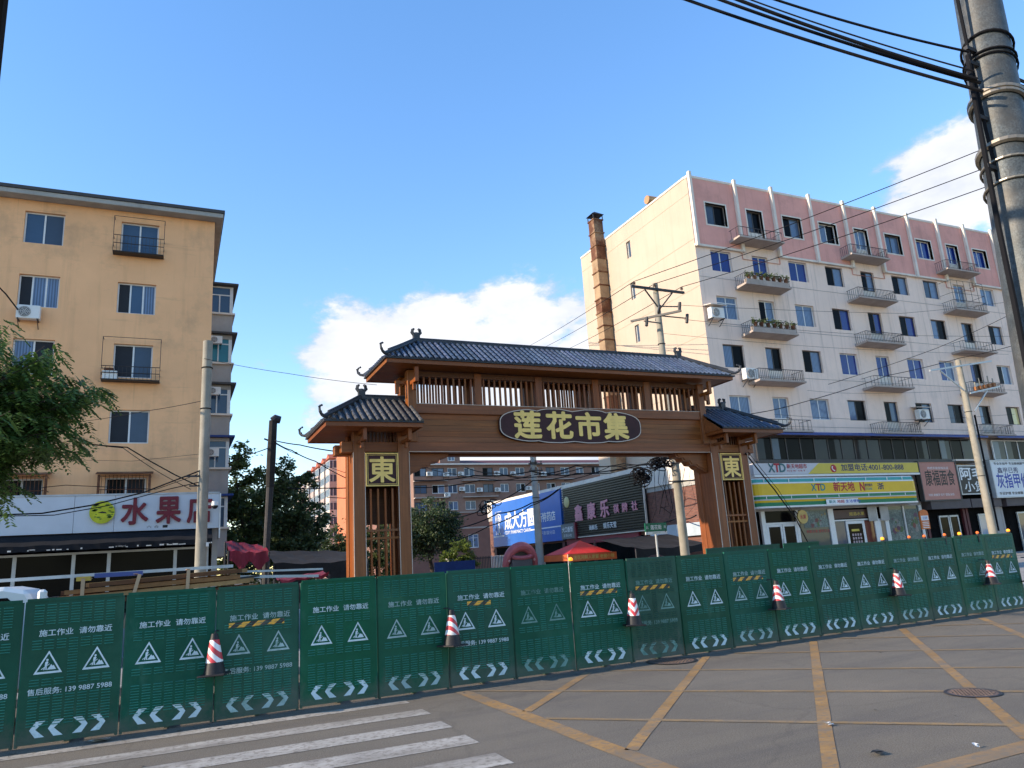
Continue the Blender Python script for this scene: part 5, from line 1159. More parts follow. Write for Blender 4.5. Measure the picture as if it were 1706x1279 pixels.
def tower():
    U = 31.5; t = thing('apartment_tower', 'distant tall block with stacked sunlit white balconies left of the gate', 'apartment building', (U, 160, 0)); P = lambda n, mb, m: mb.build(n, m, t); H = 24.8
    om = mat('orange_tower_wall', (.50, .17, .085), .9, .08, .3); P('wall', MB().quad((U, 215, 0), (U, 158, 0), (U, 158, H), (U, 215, H)), mat('tower_pinkish', (.42, .27, .22), .9)); P('end_wall', MB().quad((U, 158, 0), (U, 149, 0), (U, 149, H + .6), (U, 158, H + .6)), om); P('front_wall', MB().quad((U, 149, 0), (37, 149, 0), (37, 149, H), (U, 149, H)), mat('tower_shaded_mauve', (.30, .20, .20), .9)); P('roof', MB().quad((U, 149, H), (37, 149, H), (37, 215, H), (U, 215, H)), m_conc)  # mauve front wall: its shade is put into the colour
    bm_ = MB().box(-1.5, 0, 0, 4.4, 0, 1.25).mesh('balcony', mat('tower_balcony', (.56, .50, .44), .85)); b2 = MB().box(-1.5, 0, 0, 4.4, 0, 1.25).mesh('balcony', mat('tower_balcony_dull', (.42, .33, .30), .85))
    f = MB(); 
    for y in (0, 1.1, 2.2, 3.3, 4.4): f.box(-1.48, -1.38, y - .06, y + .06, 1.25, 2.75)
    for y in (0, 4.4): f.box(-.8, -.7, y - .05, y + .05, 1.25, 2.75)
    f.box(-1.5, 0, -.06, 4.46, 2.75, 2.85); fm = f.mesh('window', m_pvc); gm = MB().box(-1.42, -.02, .03, 4.37, 1.25, 2.75).mesh('pane', g_grey)
    for j, y in enumerate((158.3, 164.6, 171.5, 178, 185, 192, 199, 206)):
        for i in range(8):
            b = inst('balcony', bm_ if (i + j) % 3 else b2, t, (0, y - 160, .8 + 2.95 * i)); w = inst('window', fm, b); inst('pane', gm, w)
        P('roof_gable', MB().extr([(U - 1.5, y, H), (U - 1.5, y + 4.4, H), (U - 1.5, y + 2.2, H + 1.1)], (2, 0, 0)), mat('gable_red', (.42, .11, .06), .8))
tower()
# ------------------------------------------------------------------ trees
def leaf_quads(P, S, droop=0.0, aspect=.45):
    """numpy: one folded leaf (two triangles pairs) at every point P with size S"""
    n = len(P); d = RNG.normal(size=(n, 3)); d[:, 2] = d[:, 2] * .5 - droop; d /= np.linalg.norm(d, axis=1)[:, None]
    r = RNG.normal(size=(n, 3)); s = np.cross(d, r); s /= np.linalg.norm(s, axis=1)[:, None]
    S = np.asarray(S)[:, None]; a = P - d * S * .5; b = P + d * S * .5; m = P + s * S * aspect * .5; q = P - s * S * aspect * .5
    return np.stack([a, m, b, q], 1)
def np_mesh(name, quads, m):
    n = len(quads); me = bpy.data.meshes.new(name); me.vertices.add(n * 4); me.vertices.foreach_set('co', quads.reshape(-1)); me.loops.add(n * 4); me.loops.foreach_set('vertex_index', np.arange(n * 4, dtype=np.int32)); me.polygons.add(n); me.polygons.foreach_set('loop_start', np.arange(0, n * 4, 4, dtype=np.int32)); me.polygons.foreach_set('loop_total', np.full(n, 4, dtype=np.int32)); me.materials.append(m); me.update(calc_edges=True); return me
def crown_points(clusters, n, fill=.35, clumps=26):
    out = []
    W = np.array([c[1][0] * c[1][1] * c[1][2] for c in clusters]) ** .7; W /= W.sum()
    for (c, r), w in zip(clusters, W):
        k = max(6, int(clumps * w * len(clusters))); m = int(n * w / k) + 1
        for _ in range(k):
            d = RNG.normal(size=3); d /= np.linalg.norm(d); rad = RNG.uniform(fill, 1.0) ** .6; cc = np.array(c) + d * np.array(r) * rad; sz = np.array(r).mean() * RNG.uniform(.16, .36)
            p = RNG.normal(size=(m, 3)) * sz * np.array([1, 1, .6]) * .62; out.append(cc + p)
    return np.concatenate(out)
def tree(name, label, cat, base, clusters, n, leaf, m, trunk_r=.16, group=None, bark=None, fill=.35, clumps=26):
    t = thing(name, label, cat, base, group); P = crown_points(clusters, n, fill, clumps); P[:, 2] = np.maximum(P[:, 2], .3)
    q = leaf_quads(P, RNG.uniform(leaf * .6, leaf * 1.3, len(P)), .15, .55); o = bpy.data.objects.new('crown', np_mesh('crown', q - np.array(base), m)); COL.objects.link(o); o.parent = t
    bk = bark or m_bark; b = np.array(base, float); mb = MB(); top = np.mean([c[0] for c in clusters], 0); top_z = max(c[0][2] for c in clusters)
    mid = b + (top - b) * .55; mb.tube([b, b + (mid - b) * .5 + RNG.normal(size=3) * .08, mid, top], [trunk_r, trunk_r * .85, trunk_r * .6, trunk_r * .25], 8)
    for c, r in clusters: mb.tube([mid, (mid + np.array(c)) / 2 + RNG.normal(size=3) * .1, c], [trunk_r * .5, trunk_r * .35, trunk_r * .1], 6)
    mb.build('trunk', bk, t, smooth=True); return t
m_bark = mat('bark', (.07, .055, .045), .95, .3, 5, .5, 30)
lf_dark = leafmat('leaf_dark', (.060, .095, .040)); lf_mid = leafmat('leaf_mid', (.095, .135, .046)); lf_light = leafmat('leaf_light', (.11, .16, .025)); lf_loc = leafmat('leaf_locust', (.085, .16, .042), .45)
tree('leafy_tree', 'dark tall tree just right of the orange block bays', 'tree', (4.1, 47, 0), [((3.4, 47, 7.4), (1.0, 1.2, 1.9)), ((4.4, 47, 5.9), (1.5, 1.5, 2.0)), ((3.5, 47, 4.2), (1.5, 1.5, 1.7)), ((5.2, 46.5, 4.0), (1.1, 1.2, 1.6)), ((4.2, 47, 2.6), (1.4, 1.3, 1.3))], 11000, .26, lf_mid, .2)
tree('leafy_tree', 'dark tree left of the gate behind the leaning dark post', 'tree', (6.6, 44, 0), [((5.6, 44, 6.9), (1.0, 1.0, 1.2)), ((6.9, 44, 6.3), (.8, .9, 1.0)), ((6.0, 44, 5.2), (1.3, 1.3, 1.3)), ((7.0, 44, 4.3), (1.3, 1.3, 1.4)), ((5.8, 44, 3.6), (1.2, 1.2, 1.3)), ((6.6, 44, 2.6), (1.3, 1.2, 1.2))], 11000, .24, lf_dark, .18)
tree('leafy_tree', 'tall green tree behind the two dark ones left of the gate', 'tree', (6.2, 58, 0), [((4.6, 58, 7.2), (1.5, 1.3, 1.7)), ((7.4, 58, 7.0), (1.6, 1.3, 1.6)), ((6.0, 58, 5.2), (2.4, 1.5, 1.8)), ((4.4, 58, 3.6), (1.7, 1.5, 1.8)), ((8.2, 58, 4.0), (1.7, 1.5, 2.0)), ((6.2, 58, 2.2), (2.6, 1.5, 1.6)), ((9.6, 58, 2.2), (1.5, 1.2, 1.6)), ((3.4, 58, 1.8), (1.4, 1.2, 1.4))], 22000, .26, lf_mid, .2, clumps=34)
tree('round_bush', 'low dark bush right against the left gate pier', 'bush', (9.4, 50, 0), [((8.7, 50, 2.6), (1.2, 1.1, 1.1)), ((9.9, 50, 3.0), (1.2, 1.1, 1.3)), ((10.9, 50, 2.4), (1.0, 1.0, 1.3))], 7000, .2, lf_dark, .1)
tree('round_tree', 'dense round dark tree seen through the gate at left', 'tree', (18.1, 55, 0), [((18.2, 55, 5.0), (1.9, 1.8, 1.6)), ((17.0, 55, 4.4), (1.9, 1.8, 1.6)), ((19.4, 55, 4.0), (1.6, 1.6, 1.6)), ((18.2, 55, 3.1), (2.4, 2.0, 1.5)), ((15.4, 55, 3.6), (1.5, 1.4, 1.7))], 16000, .21, lf_dark, .2, fill=.2, clumps=40)
tree('light_shrub', 'bright yellow green shrub in front of the round dark tree', 'shrub', (17.9, 48.5, 0), [((17.9, 48.5, 2.3), (.75, .6, .9)), ((17.1, 48.5, 1.8), (.7, .6, .6)), ((18.6, 48.5, 1.7), (.7, .6, .6))], 5200, .15, lf_light, .05)
tree('green_tree', 'mid green tree showing between the bars of the left gate pier', 'tree', (15.0, 60, 0), [((14.6, 60, 5.0), (1.9, 1.5, 1.9)), ((16.2, 60, 3.4), (1.9, 1.4, 1.7)), ((14.2, 60, 3.0), (1.8, 1.4, 1.6)), ((15.2, 60, 1.5), (2.2, 1.4, 1.2))], 16000, .22, lf_mid, .14)
# pinnate locust at the left edge: sprays of leaflets hang on arching twigs
def locust():
    V = 17.0; base = (-5.4, V, 0.115); t = thing('locust_tree', 'feathery green locust tree overhanging the fruit shop sign at the left edge', 'tree', base)
    k = V / 22.0; S = lambda u, z: (u * k, 1.68 + (z - 1.68) * k)
    tips = []; mb = MB(); top = np.array([-4.5, V + .1, 4.6])
    mb.tube([base, (-5.3, V, 1.6), (-5.0, V, 3.0), tuple(top)], [.17, .15, .12, .08], 8)
    tw = MB(); rng = np.random.default_rng(11)
    goals = [(-1.85, 6.62), (-2.15, 7.1), (-2.3, 6.1), (-2.45, 5.3), (-3.0, 5.1), (-3.1, 7.3), (-3.4, 7.75), (-3.9, 7.9), (-4.4, 7.95), (-3.9, 3.9), (-4.4, 4.1), (-3.0, 6.6), (-3.3, 5.9), (-3.7, 5.2), (-4.2, 6.4), (-4.6, 5.4), (-4.9, 7.2), (-5.6, 6.2), (-5.5, 4.8), (-2.6, 6.6), (-2.8, 5.6), (-2.5, 5.3), (-6.5, 7.5), (-6.8, 5.5), (-6.2, 8.2), (-3.5, 6.9), (-4.1, 7.3), (-4.0, 4.7), (-5, 4.1), (-3.6, 6.3), (-4.4, 5.9), (-2.75, 7.2)]
    for gu, gz in goals:
        u, z = S(gu, gz)
        for rep in range(3):
            g = np.array([u + rng.normal() * .12, V + rng.normal() * .75, z + rng.normal() * .12]); st = np.array([-5.0 + rng.uniform(-.2, .5), V, rng.uniform(2.9, 4.5)]); md = (st + g) / 2 + np.array([0, 0, .35 + rng.uniform(0, .25)])
            pts = [st * (1 - a) ** 2 + 2 * md * a * (1 - a) + g * a * a for a in np.linspace(0, 1, 7)]
            tw.tube(pts, [.035, .03, .024, .018, .013, .009, .005], 5)
            for a in np.linspace(.36, 1.0, 22):
                p = st * (1 - a) ** 2 + 2 * md * a * (1 - a) + g * a * a; tips.append((p + rng.normal(size=3) * .05, g - st))
    mb.build('trunk', m_bark, t, smooth=True); tw.build('branches', m_bark, t)
    Q = []
    for p, dr in tips + [(p + rng.normal(size=3) * .11, dr) for p, dr in tips[::2]]:
        h = dr / np.linalg.norm(dr); yaw = rng.normal() * 1.3; c, s = math.cos(yaw), math.sin(yaw); f = np.array([h[0] * c - h[1] * s, h[0] * s + h[1] * c, rng.uniform(-.75, .05)]); f /= np.linalg.norm(f)
        sd = np.cross(f, [0, 0, 1]); sd /= np.linalg.norm(sd); Ln = rng.uniform(.26, .42); nl = 7
        for i in range(nl):
            a = (i + .6) / nl; c0 = p + f * Ln * a + np.array([0, 0, -.16 * a * a]); lw = .135 * (1 - .45 * abs(a - .45)) * rng.uniform(.8, 1.2)
            for sg in (-1, 1):
                d = sd * sg * .9 + f * .42 + np.array([0, 0, rng.uniform(-.6, .0)]); d /= np.linalg.norm(d); e = c0 + d * lw; w = f * lw * .33
                mid = (c0 + e) / 2 + np.array([0, 0, .006]); Q.append([c0, mid + w, e, mid - w])
    o = bpy.data.objects.new('crown', np_mesh('crown', np.array(Q) - np.array(base), lf_loc)); COL.objects.link(o); o.parent = t
locust()
# potted plants on two balconies
def pot_plants(x, z, label):
    t = thing('balcony_plants', label, 'plants', (x, 30.45, z)); P = RNG.normal(size=(420, 3)) * np.array([1.15, .06, .10]) + np.array([x, 30.45, z + .30]); P[:, 0] = np.clip(P[:, 0], x - 1.55, x + 1.55)
    o = bpy.data.objects.new('foliage', np_mesh('foliage', leaf_quads(P, RNG.uniform(.08, .2, len(P)), -.2) - np.array([x, 30.45, z]), lf_mid)); COL.objects.link(o); o.parent = t
    for i in range(7): xx = x - 1.4 + i * .47; MB().cyl((xx, 30.45, z + .003), (xx, 30.45, z + .24), .09, .12, 8).build('pot', m_rust, t)
pot_plants(30.95, 16.40, 'row of potted plants on the balcony just below the pink storey'); pot_plants(30.95, 13.55, 'grassy potted plants on the balcony two below the pink storey')

# ------------------------------------------------------------------ poles
def pole(name, label, x, y, h, r0, r1, m, lean=(0, 0), group=None):
    t = thing(name, label, 'utility pole', (x, y, 0), group); MB().tube([(x, y, 0), (x + lean[0], y + lean[1], h)], [r0, r1], 18).build('shaft', m, t, smooth=True); return t
def band(t, x, y, z, r, m=None, n=1): MB().tube([(x + r * math.cos(a), y + r * math.sin(a), z) for a in np.linspace(0, 2 * PI, 20)], .018, 5).build('strap', m or m_dark, t)
def insulator(t, p, s=1.0): 
    p = np.array(p); mb = MB(); mb.cyl(p, p + [0, 0, .09 * s], .025, n=8)
    for k in range(2): mb.cyl(p + [0, 0, (.06 + .06 * k) * s], p + [0, 0, (.10 + .06 * k) * s], .075 * s, .045 * s, 10)
    mb.build('insulator', mat('porcelain', (.10, .06, .045), .3), t)
T1 = pole('utility_pole', 'concrete pole with crossarms behind the gate roof at right', 19.6, 26, 13.42, .2, .125, m_conc_pole)
MB().beam((18.2, 25.84, 13.10), (21.05, 25.84, 13.06), .10, .10).build('crossarm', m_dark, T1)
for x in (18.35, 19.45, 20.95): insulator(T1, (x, 25.84, 13.15))
MB().beam((18.9, 25.85, 13.02), (19.5, 25.85, 12.25), .05).beam((20.4, 25.85, 13.0), (19.7, 25.85, 12.25), .05).build('brace', m_dark, T1)
MB().beam((19.0, 25.0, 11.95), (20.2, 27.0, 12.05), .10, .10).build('crossarm', m_dark, T1)
MB().beam((19.45, 24.2, 11.5), (18.3, 26.3, 11.62), .09, .09).build('crossarm', m_dark, T1)
for p in ((20.4, 25.5, 12.0), (20.9, 25.7, 11.55), (18.6, 25.6, 11.2)):
    p = np.array(p); MB().cyl(p, p + [.08, 0, .42], .07, n=8).build('fuse', m_dark, T1); MB().beam(p + [.1 if p[0] > 19.6 else -.1, 0, .22], (19.62, 25.9, p[2] + .3), .045).build('bracket', m_dark, T1)
band(T1, 19.6, 26, 10.55, .16); band(T1, 19.6, 26, 5.9, .19); band(T1, 19.6, 26, 5.2, .195); band(T1, 19.6, 26, 4.4, .2)
MB().beam((19.0, 25.78, 4.42), (20.9, 25.78, 4.46), .05).build('crossarm', m_dark, T1)
T2 = pole('utility_pole', 'concrete pole in the middle of the market street seen through the gate', 19.75, 40, 8.0, .24, .18, m_conc); band(T2, 19.75, 40, 5.1, .235); band(T2, 19.75, 40, 7.2, .22)
MB().beam((19.3, 39.75, 7.1), (20.2, 39.75, 7.1), .08).beam((19.3, 39.75, 6.7), (20.2, 39.75, 6.7), .08).build('crossarm', m_dark, T2)
for dx in (-.35, 0, .35): insulator(T2, (19.75 + dx, 39.7, 7.14)); insulator(T2, (19.75 + dx, 39.7, 6.74))
T3 = pole('utility_pole', 'concrete pole with steel arms before the right shops', 41.15, 27, 11.25, .23, .15, m_conc_pole)
MB().beam((38.3, 26.82, 10.45), (43.9, 26.82, 11.30), .09, .09).build('crossarm', m_steel, T3); MB().beam((39.2, 26.85, 10.5), (40.95, 26.85, 9.4), .06).build('brace', m_steel, T3)
MB().beam((41.3, 26.78, 9.25), (44.1, 26.78, 9.75), .09, .09).build('crossarm', m_steel, T3); MB().beam((42.9, 26.8, 9.45), (41.4, 26.8, 8.2), .07).build('brace', m_steel, T3); band(T3, 41.15, 27, 8.2, .19); band(T3, 41.15, 27, 4.55, .215)
for i in range(5):
    x = 41.9 + i * .42; z = 9.42 + i * .075; MB().box(x - .10, x + .10, 26.7, 26.86, z, z + .22).build('insulator', mat('sunlit_orange', (.40, .15, .05), .6, .3), T3); MB().cyl((x, 26.78, z + .222), (x, 26.78, z + .5 + .2 * (i % 2)), .035, n=8).build('bushing', m_conc_pole, T3)  # orange sunlight on the insulators is put into their colour
MB().tube([(41.42, 26.85, z) for z in (8.0, 6.0, 4.0, 1.5)], .05, 6).build('cable_duct', m_black, T3)
T4 = pole('concrete_pole', 'tall plain concrete pole standing before the fruit shop sign', .85, 25, 9.15, .172, .145, m_conc_pole)
for z in (8.25, 6.9): band(T4, .85, 25, z, .16, m_black)
MB().beam((.35, 24.9, 4.75), (.85, 24.9, 4.75), .05).beam((.45, 24.9, 4.45), (.85, 24.9, 4.45), .04).build('bracket', m_dark, T4); MB().box(.98, 1.06, 24.85, 24.95, 2.6, 2.72).build('box', m_white, T4)
def dark_post():
    x, y = 3.0, 27.0; t = thing('dark_pole', 'dark weathered steel pole with a capped elbow top left of the gate', 'pole', (x, y, 0)); MB().tube([(x - .05, y, 0), (x - .02, y, 2.5), (x + .07, y, 4.6)], [.12, .11, .12], 10).build('lower_shaft', mat('grey_pipe', (.055, .050, .050), .8, .3), t)
    MB().tube([(x + .07, y, 4.603), (x + .10, y, 5.6), (x + .15, y, 6.95)], [.14, .155, .14], 10).build('upper_shaft', mat('black_wrap', (.028, .024, .022), .9, .3, 4, .5, 30), t); MB().tube([(x + .15, y, 6.95), (x + .22, y, 7.02), (x + .40, y, 6.98)], [.15, .16, .13], 10).build('cap', m_dark, t, smooth=True); MB().beam((x - .15, y, 6.3), (x + .1, y, 6.2), .05).build('bracket', m_dark, t)
dark_post()
def near_pole():
    """galvanised pole close to the camera, leaning slightly"""
    d = view_dir(1652, 280); D = 5.9 / math.hypot(d[0], d[1]); c = EYE + d * D; Y = c[1]
    top, bot = at(1617, -60, Y), at(1735, 560, Y); ax = (bot - top); p1 = top - ax * .05; base = top + ax * (top[2] / (top[2] - bot[2])); base[2] = 0.0
    t = thing('steel_pole', 'thick galvanised steel pole close by at the right edge', 'utility pole', tuple(base)); n = 12
    hw = lambda p, px: px * float((p - EYE) @ AX[2]) / FPX; r_t, r_b = hw(top, 31.5), hw(bot, 44)
    MB().tube([base, bot, top, p1 - ax * .3], [r_b + (r_b - r_t) * .4, r_b, r_t, r_t], 28).build('shaft', m_galv, t, smooth=True)
    f = lambda a: top + ax * a; ad = ax / np.linalg.norm(ax); s = np.cross(ad, [0, 1, 0]); s /= np.linalg.norm(s); w = np.cross(ad, s); rr = lambda a: r_t + (r_b - r_t) * a
    def ring(a, r, m, tilt=.06, th=None): 
        mb = MB(); pts = [f(a) + (s * math.cos(q) + w * math.sin(q)) * (rr(a) + .012) + ad * tilt * math.cos(q + .4) for q in np.linspace(0, 2 * PI, 26)]; mb.tube(pts, r, 6); mb.build('strap', m, t)
    strap = mat('steel_strap', (.25, .22, .18), .4, .2, 5, metal=.5)
    ring(.26, .010, m_black); ring(.30, .009, m_black, .03); ring(.318, .008, m_black, .05); ring(.41, .022, strap, .04); ring(.42, .018, strap, .04); ring(.55, .024, strap, .04); ring(.59, .010, strap, .03); ring(.645, .010, strap, .03)
    # black service cables clipped to the left of the shaft
    side = lambda a, k: f(a) - s * (rr(a) + .05 + k)
    sg = 1 if (f(0) - s)[0] < (f(0) + s)[0] else -1; side = lambda a, k: f(a) - s * sg * (rr(a) + .05 + k) - w * 0
    a0 = top[2] / (top[2] - bot[2])
    MB().tube([side(.30, .04), side(.38, .05), side(.55, .04), side(.75, .03), side(.95, .0), side(1.2, -.02), side(a0 * .8, -.02), side(a0 * .99, -.02)], [.017, .016, .018, .018, .019, .019, .019, .019], 8).build('service_cable', m_black, t, smooth=True)
    MB().tube([side(-.2, .07), side(.1, .05), side(.3, .02), side(.5, -.02), side(.7, -.08), side(.95, -.10), side(1.2, -.05), side(a0 * .99, -.03)], .012, 6).build('service_cable', m_black, t)
    for a in (.28, .32, .47, .6): MB().beam(side(a, .05), side(a, -.06), .03).build('clip', m_dark, t)
    b = f(.5) + s * sg * (rr(.5) + .05); MB().box(b[0] - .07, b[0] + .09, b[1] - .08, b[1] + .08, b[2] - .17, b[2] + .1).build('junction_box', mat('cream_plastic', (.55, .50, .34), .5), t, bevel=.02)
    return f, s * sg, Y
NP, NS, NY = near_pole()

# ------------------------------------------------------------------ cables
def cable(label, pts, r=.012, sag=0.0, name='cable', n=14, group='overhead cables', cat='cable'):
    P = []
    for a, b in zip(pts, pts[1:]):
        a, b = np.array(a, float), np.array(b, float)
        for i in range(n):
            s = i / n; p = a + (b - a) * s; p[2] -= sag * 4 * s * (1 - s); P.append(p)
    P.append(np.array(pts[-1], float)); o = MB().tube(P, r, 5).build(name, m_black, None); return tag(o, label, cat, group)
Q = lambda x, y, V: tuple(at(x, y, V))
# bundle to the near pole
for i, (x0, y0, x1, y1, r, l) in enumerate([(1258, -12, 1592, 80, .009, 'single black cable, topmost of the bundle to the galvanised pole'), (1205, -10, 1606, 126, .013, 'thick black cable in the middle of the bundle to the galvanised pole'), (1180, -8, 1612, 132, .012, 'black cable just under the thick middle one of the bundle'), (1140, -2, 1616, 146, .012, 'lowest black cable of the bundle to the galvanised pole'), (1215, -14, 1600, 112, .006, 'thin black wire with small clips along the upper bundle')]):
    a = at(x1 + 22, y1 + 6, NY - .10); d0 = view_dir(x0, y0); b = EYE + d0 * (6.2 + .12 * i); ext = b + (b - a) * 4.5
    cable(l, [a, b, ext], r, .03, group='cable bundle to the galvanised pole')
o = MB(); a = at(1612, 138, NY - .15)
cable('short black cable leaving the galvanised pole at the right edge', [at(1688, 128, NY + .1), at(1760, 150, NY + .6)], .014, .02); cable('lower short black cable leaving the galvanised pole at the right edge', [at(1690, 140, NY + .1), at(1780, 160, NY + .9)], .018, .02)
d0 = view_dir(6, -20); a = EYE + d0 * 7.0; b = EYE + view_dir(-1, 60) * 7.0; cable('thick dark cable bundle crossing the top left corner', [EYE + view_dir(66, -700) * 5.5, at(-52, 600, 34.7)], .05, 0, n=40)
# three line wires over the crossarm, on to a far pole
far = [(880, 577), (906, 579), (947, 581)]; arm = [(18.35, 25.84, 13.34), (19.45, 25.84, 13.34), (20.95, 25.84, 13.34)]; near_ = [(1640, 247), (1632, 283), (1640, 312)]; w3 = ['upper', 'middle', 'lower']
for i in range(3):
    nr = at(*near_[i], 13.5); nr2 = np.array(arm[i]) + (nr - np.array(arm[i])) * 1.6
    fr = at(*far[i], 60 - 6 * i); cable(f'{w3[i]} of the three long wires from the right edge over the gate roof', [nr2, nr, arm[i], fr], .016, .10, group='line wires across the pale block')
S_ = [(1128, 508, 26, 1500, 522, 29, 1700, 500, 24, .010, 'thin wire from the crossarm pole across the third floor'), (1140, 532, 26, 1420, 556, 29, 1690, 560, 26, .010, 'thin wire from the crossarm pole across the fourth floor balconies'), (1102, 555, 26, 1400, 580, 29.5, 1680, 590, 28, .008, 'faint wire low across the pale block from the crossarm pole'),
      (1245, 690, 24, 1330, 672, 26, 1480, 625, 26.5, .018, 'dark twisted cable rising from the right gate roof to the shop pole'), (1480, 625, 26.6, 1600, 596, 26.7, 1700, 572, 24, .018, 'dark cable passing the top of the shop pole to the right'), (1380, 640, 26, 1560, 580, 25, 1690, 520, 22, .014, 'black wire climbing right across the fourth floor'), (1290, 690, 29.8, 1480, 700, 29.8, 1690, 690, 29.8, .009, 'thin wire along the fifth floor windows'), (1345, 650, 28, 1440, 655, 29, 1600, 650, 27, .007, 'very thin wire behind the shop pole arms')]
for x0, y0, v0, x1, y1, v1, x2, y2, v2, r, l in S_: cable(l, [Q(x0, y0, v0), Q(x1, y1, v1), Q(x2, y2, v2)], r, .05, group='wires across the pale block')
cable('dark double cable slanting from the right gate pier across the yellow canopy', [Q(1242, 755, 20.9), Q(1290, 815, 24), Q(1325, 862, 27), Q(1352, 915, 29)], .028, .02); cable('thin black wire beside the double cable on the yellow canopy', [Q(1246, 752, 20.9), Q(1296, 815, 24), Q(1332, 868, 27), Q(1338, 915, 29)], .012, .02)
# left
cable('thin wire from the plain concrete pole to the gate roof', [Q(340, 597, 24.9), Q(480, 622, 23), Q(628, 641, 22.9)], .008, .03); cable('black cable drooping along the fruit shop sign', [Q(-10, 858, 24), Q(70, 855, 24.5), Q(150, 842, 25), Q(240, 820, 25), Q(338, 782, 24.9)], .022, .0)
cable('second cable along the fruit shop sign with hanging clips', [Q(-10, 860, 24.5), Q(90, 858, 25), Q(180, 842, 25), Q(280, 815, 25), Q(345, 800, 24.9)], .014, .0); cable('drooping cable from the locust tree across the orange wall', [Q(112, 735, 34.2), Q(170, 742, 34.2), Q(212, 745, 34.2), Q(250, 768, 34.2), Q(290, 790, 34.2), Q(335, 812, 34)], .026, .0)
cable('thin cable beside the drooping one on the orange wall', [Q(112, 735, 34.3), Q(205, 746, 34.3), Q(262, 785, 34.3), Q(318, 815, 34)], .014, .02); cable('thin wire rising to the plain concrete pole over a fourth floor window', [Q(145, 701, 33), Q(240, 685, 30), Q(335, 668, 25)], .011, .02); cable('faint level wire across the orange wall', [Q(118, 766, 34.4), Q(220, 768, 34.3), Q(335, 756, 34)], .007, .0)
cable('wire along the caged window row of the orange wall', [Q(70, 812, 34.0), Q(110, 808, 34.0), Q(260, 815, 33.9), Q(335, 788, 33.9)], .014, .0); cable('black cables hanging left of the high orange wall', [Q(-12, 468, 34.2), Q(10, 490, 34.3), Q(30, 516, 34.3)], .03, .0)
cable('cable from the dark post to the left gate pier', [Q(455, 733, 27), Q(500, 741, 25), Q(562, 752, 22)], .020, .02); cable('looping cable from the dark post down behind the gate', [Q(456, 735, 27), Q(486, 750, 28), Q(525, 768, 32), Q(585, 800, 36)], .022, .04); cable('thin cable from the dark post behind the gate', [Q(456, 737, 27), Q(505, 760, 30), Q(590, 792, 34)], .012, .04); cable('cable between the trees and the left gate pier', [Q(480, 813, 34), Q(540, 813, 36), Q(600, 811, 38)], .026, .03); cable('lower cable between the trees and the left gate pier', [Q(545, 828, 36), Q(600, 830, 38)], .02, .02); cable('cable from the dark post to the left behind the bays', [Q(450, 745, 27), Q(410, 758, 34), Q(380, 772, 40)], .02, .02)
# through the gate
for i, (pts, r) in enumerate([([(690, 800), (790, 792), (885, 785), (960, 790), (1095, 768)], .035), ([(690, 812), (800, 800), (885, 792)], .028), ([(760, 880), (830, 855), (885, 838), (930, 815)], .035), ([(740, 905), (815, 876), (885, 842), (935, 812)], .03), ([(760, 862), (820, 840), (888, 800), (960, 788), (1060, 782)], .03), ([(775, 778), (830, 788), (885, 795), (980, 776), (1090, 770)], .026), ([(690, 770), (760, 790), (880, 800)], .018), ([(890, 790), (960, 775), (1040, 772), (1110, 768)], .028), ([(940, 800), (1020, 775), (1100, 776)], .020), ([(1085, 870), (1130, 862), (1160, 858)], .03)]):
    cable('black cable behind the gate, ' + ['topmost heavy one to the left of the street pole', 'second one left of the street pole', 'one rising from the yellow shrub to the street pole', 'lowest one rising across the blue sign', 'one from the round tree rising to the knot of cable', 'long level one under the gate beam', 'thin one near the left gate bracket', 'heavy one right of the street pole to the knot', 'lighter one across the far block right of the street pole', 'short level one by the red brick wall'][i], [Q(x, y, 38 if j else 44) for j, (x, y) in enumerate(pts)] if i < 7 else [Q(x, y, 27 + 8 * (1 - j / (len(pts) - 1))) for j, (x, y) in enumerate(pts)], r, .12, group='cables over the market street')
def tangle(label, px, py, V, rx, rz, n, r, seed):
    rng = random.Random(seed); c = at(px, py, V); mb = MB()
    for i in range(n):
        ph = rng.uniform(0, 6.3); a, b = rx * rng.uniform(.3, 1), rz * rng.uniform(.3, 1); o = np.array([rng.gauss(0, rx * .35), rng.gauss(0, .15), rng.gauss(0, rz * .35)]); tl = rng.uniform(-.6, .6); sp = rng.uniform(3.5, 7)
        mb.tube([c + o + np.array([a * math.cos(ph + q), .12 * math.sin(2 * q), b * math.sin(ph + q) + tl * a * math.cos(ph + q)]) for q in np.linspace(0, sp, 14)], r, 4)
    return tag(mb.build('cable_tangle', m_black), label, 'cable tangle', 'cable tangles behind the gate')
tangle('black knot of coiled cable left of the crossarm pole under the gate beam', 1068, 792, 26.5, .38, .28, 20, .022, 1); tangle('big black knot of cable touching the crossarm pole under the gate beam', 1100, 772, 26.2, .55, .22, 24, .022, 2); tangle('small coil of cable hanging off the corner of the black slatted sign', 1072, 795, 28, .2, .3, 10, .022, 3)
tangle('small coil of cable at the left top corner of the blue sign', 812, 842, 44, .5, .4, 10, .03, 4)
mb = MB(); rng = random.Random(9)
for i in range(16):
    x = rng.uniform(1078, 1155); y = rng.uniform(770, 800); p = [Q(x + rng.uniform(-4, 4) * k, y + k * rng.uniform(18, 34), 26.3) for k in range(4)]; mb.tube(p, rng.choice([.006, .008, .014]), 4)
tag(mb.build('hanging_wires', m_black), 'loose thin wires dangling around the crossarm pole behind the gate', 'wires')
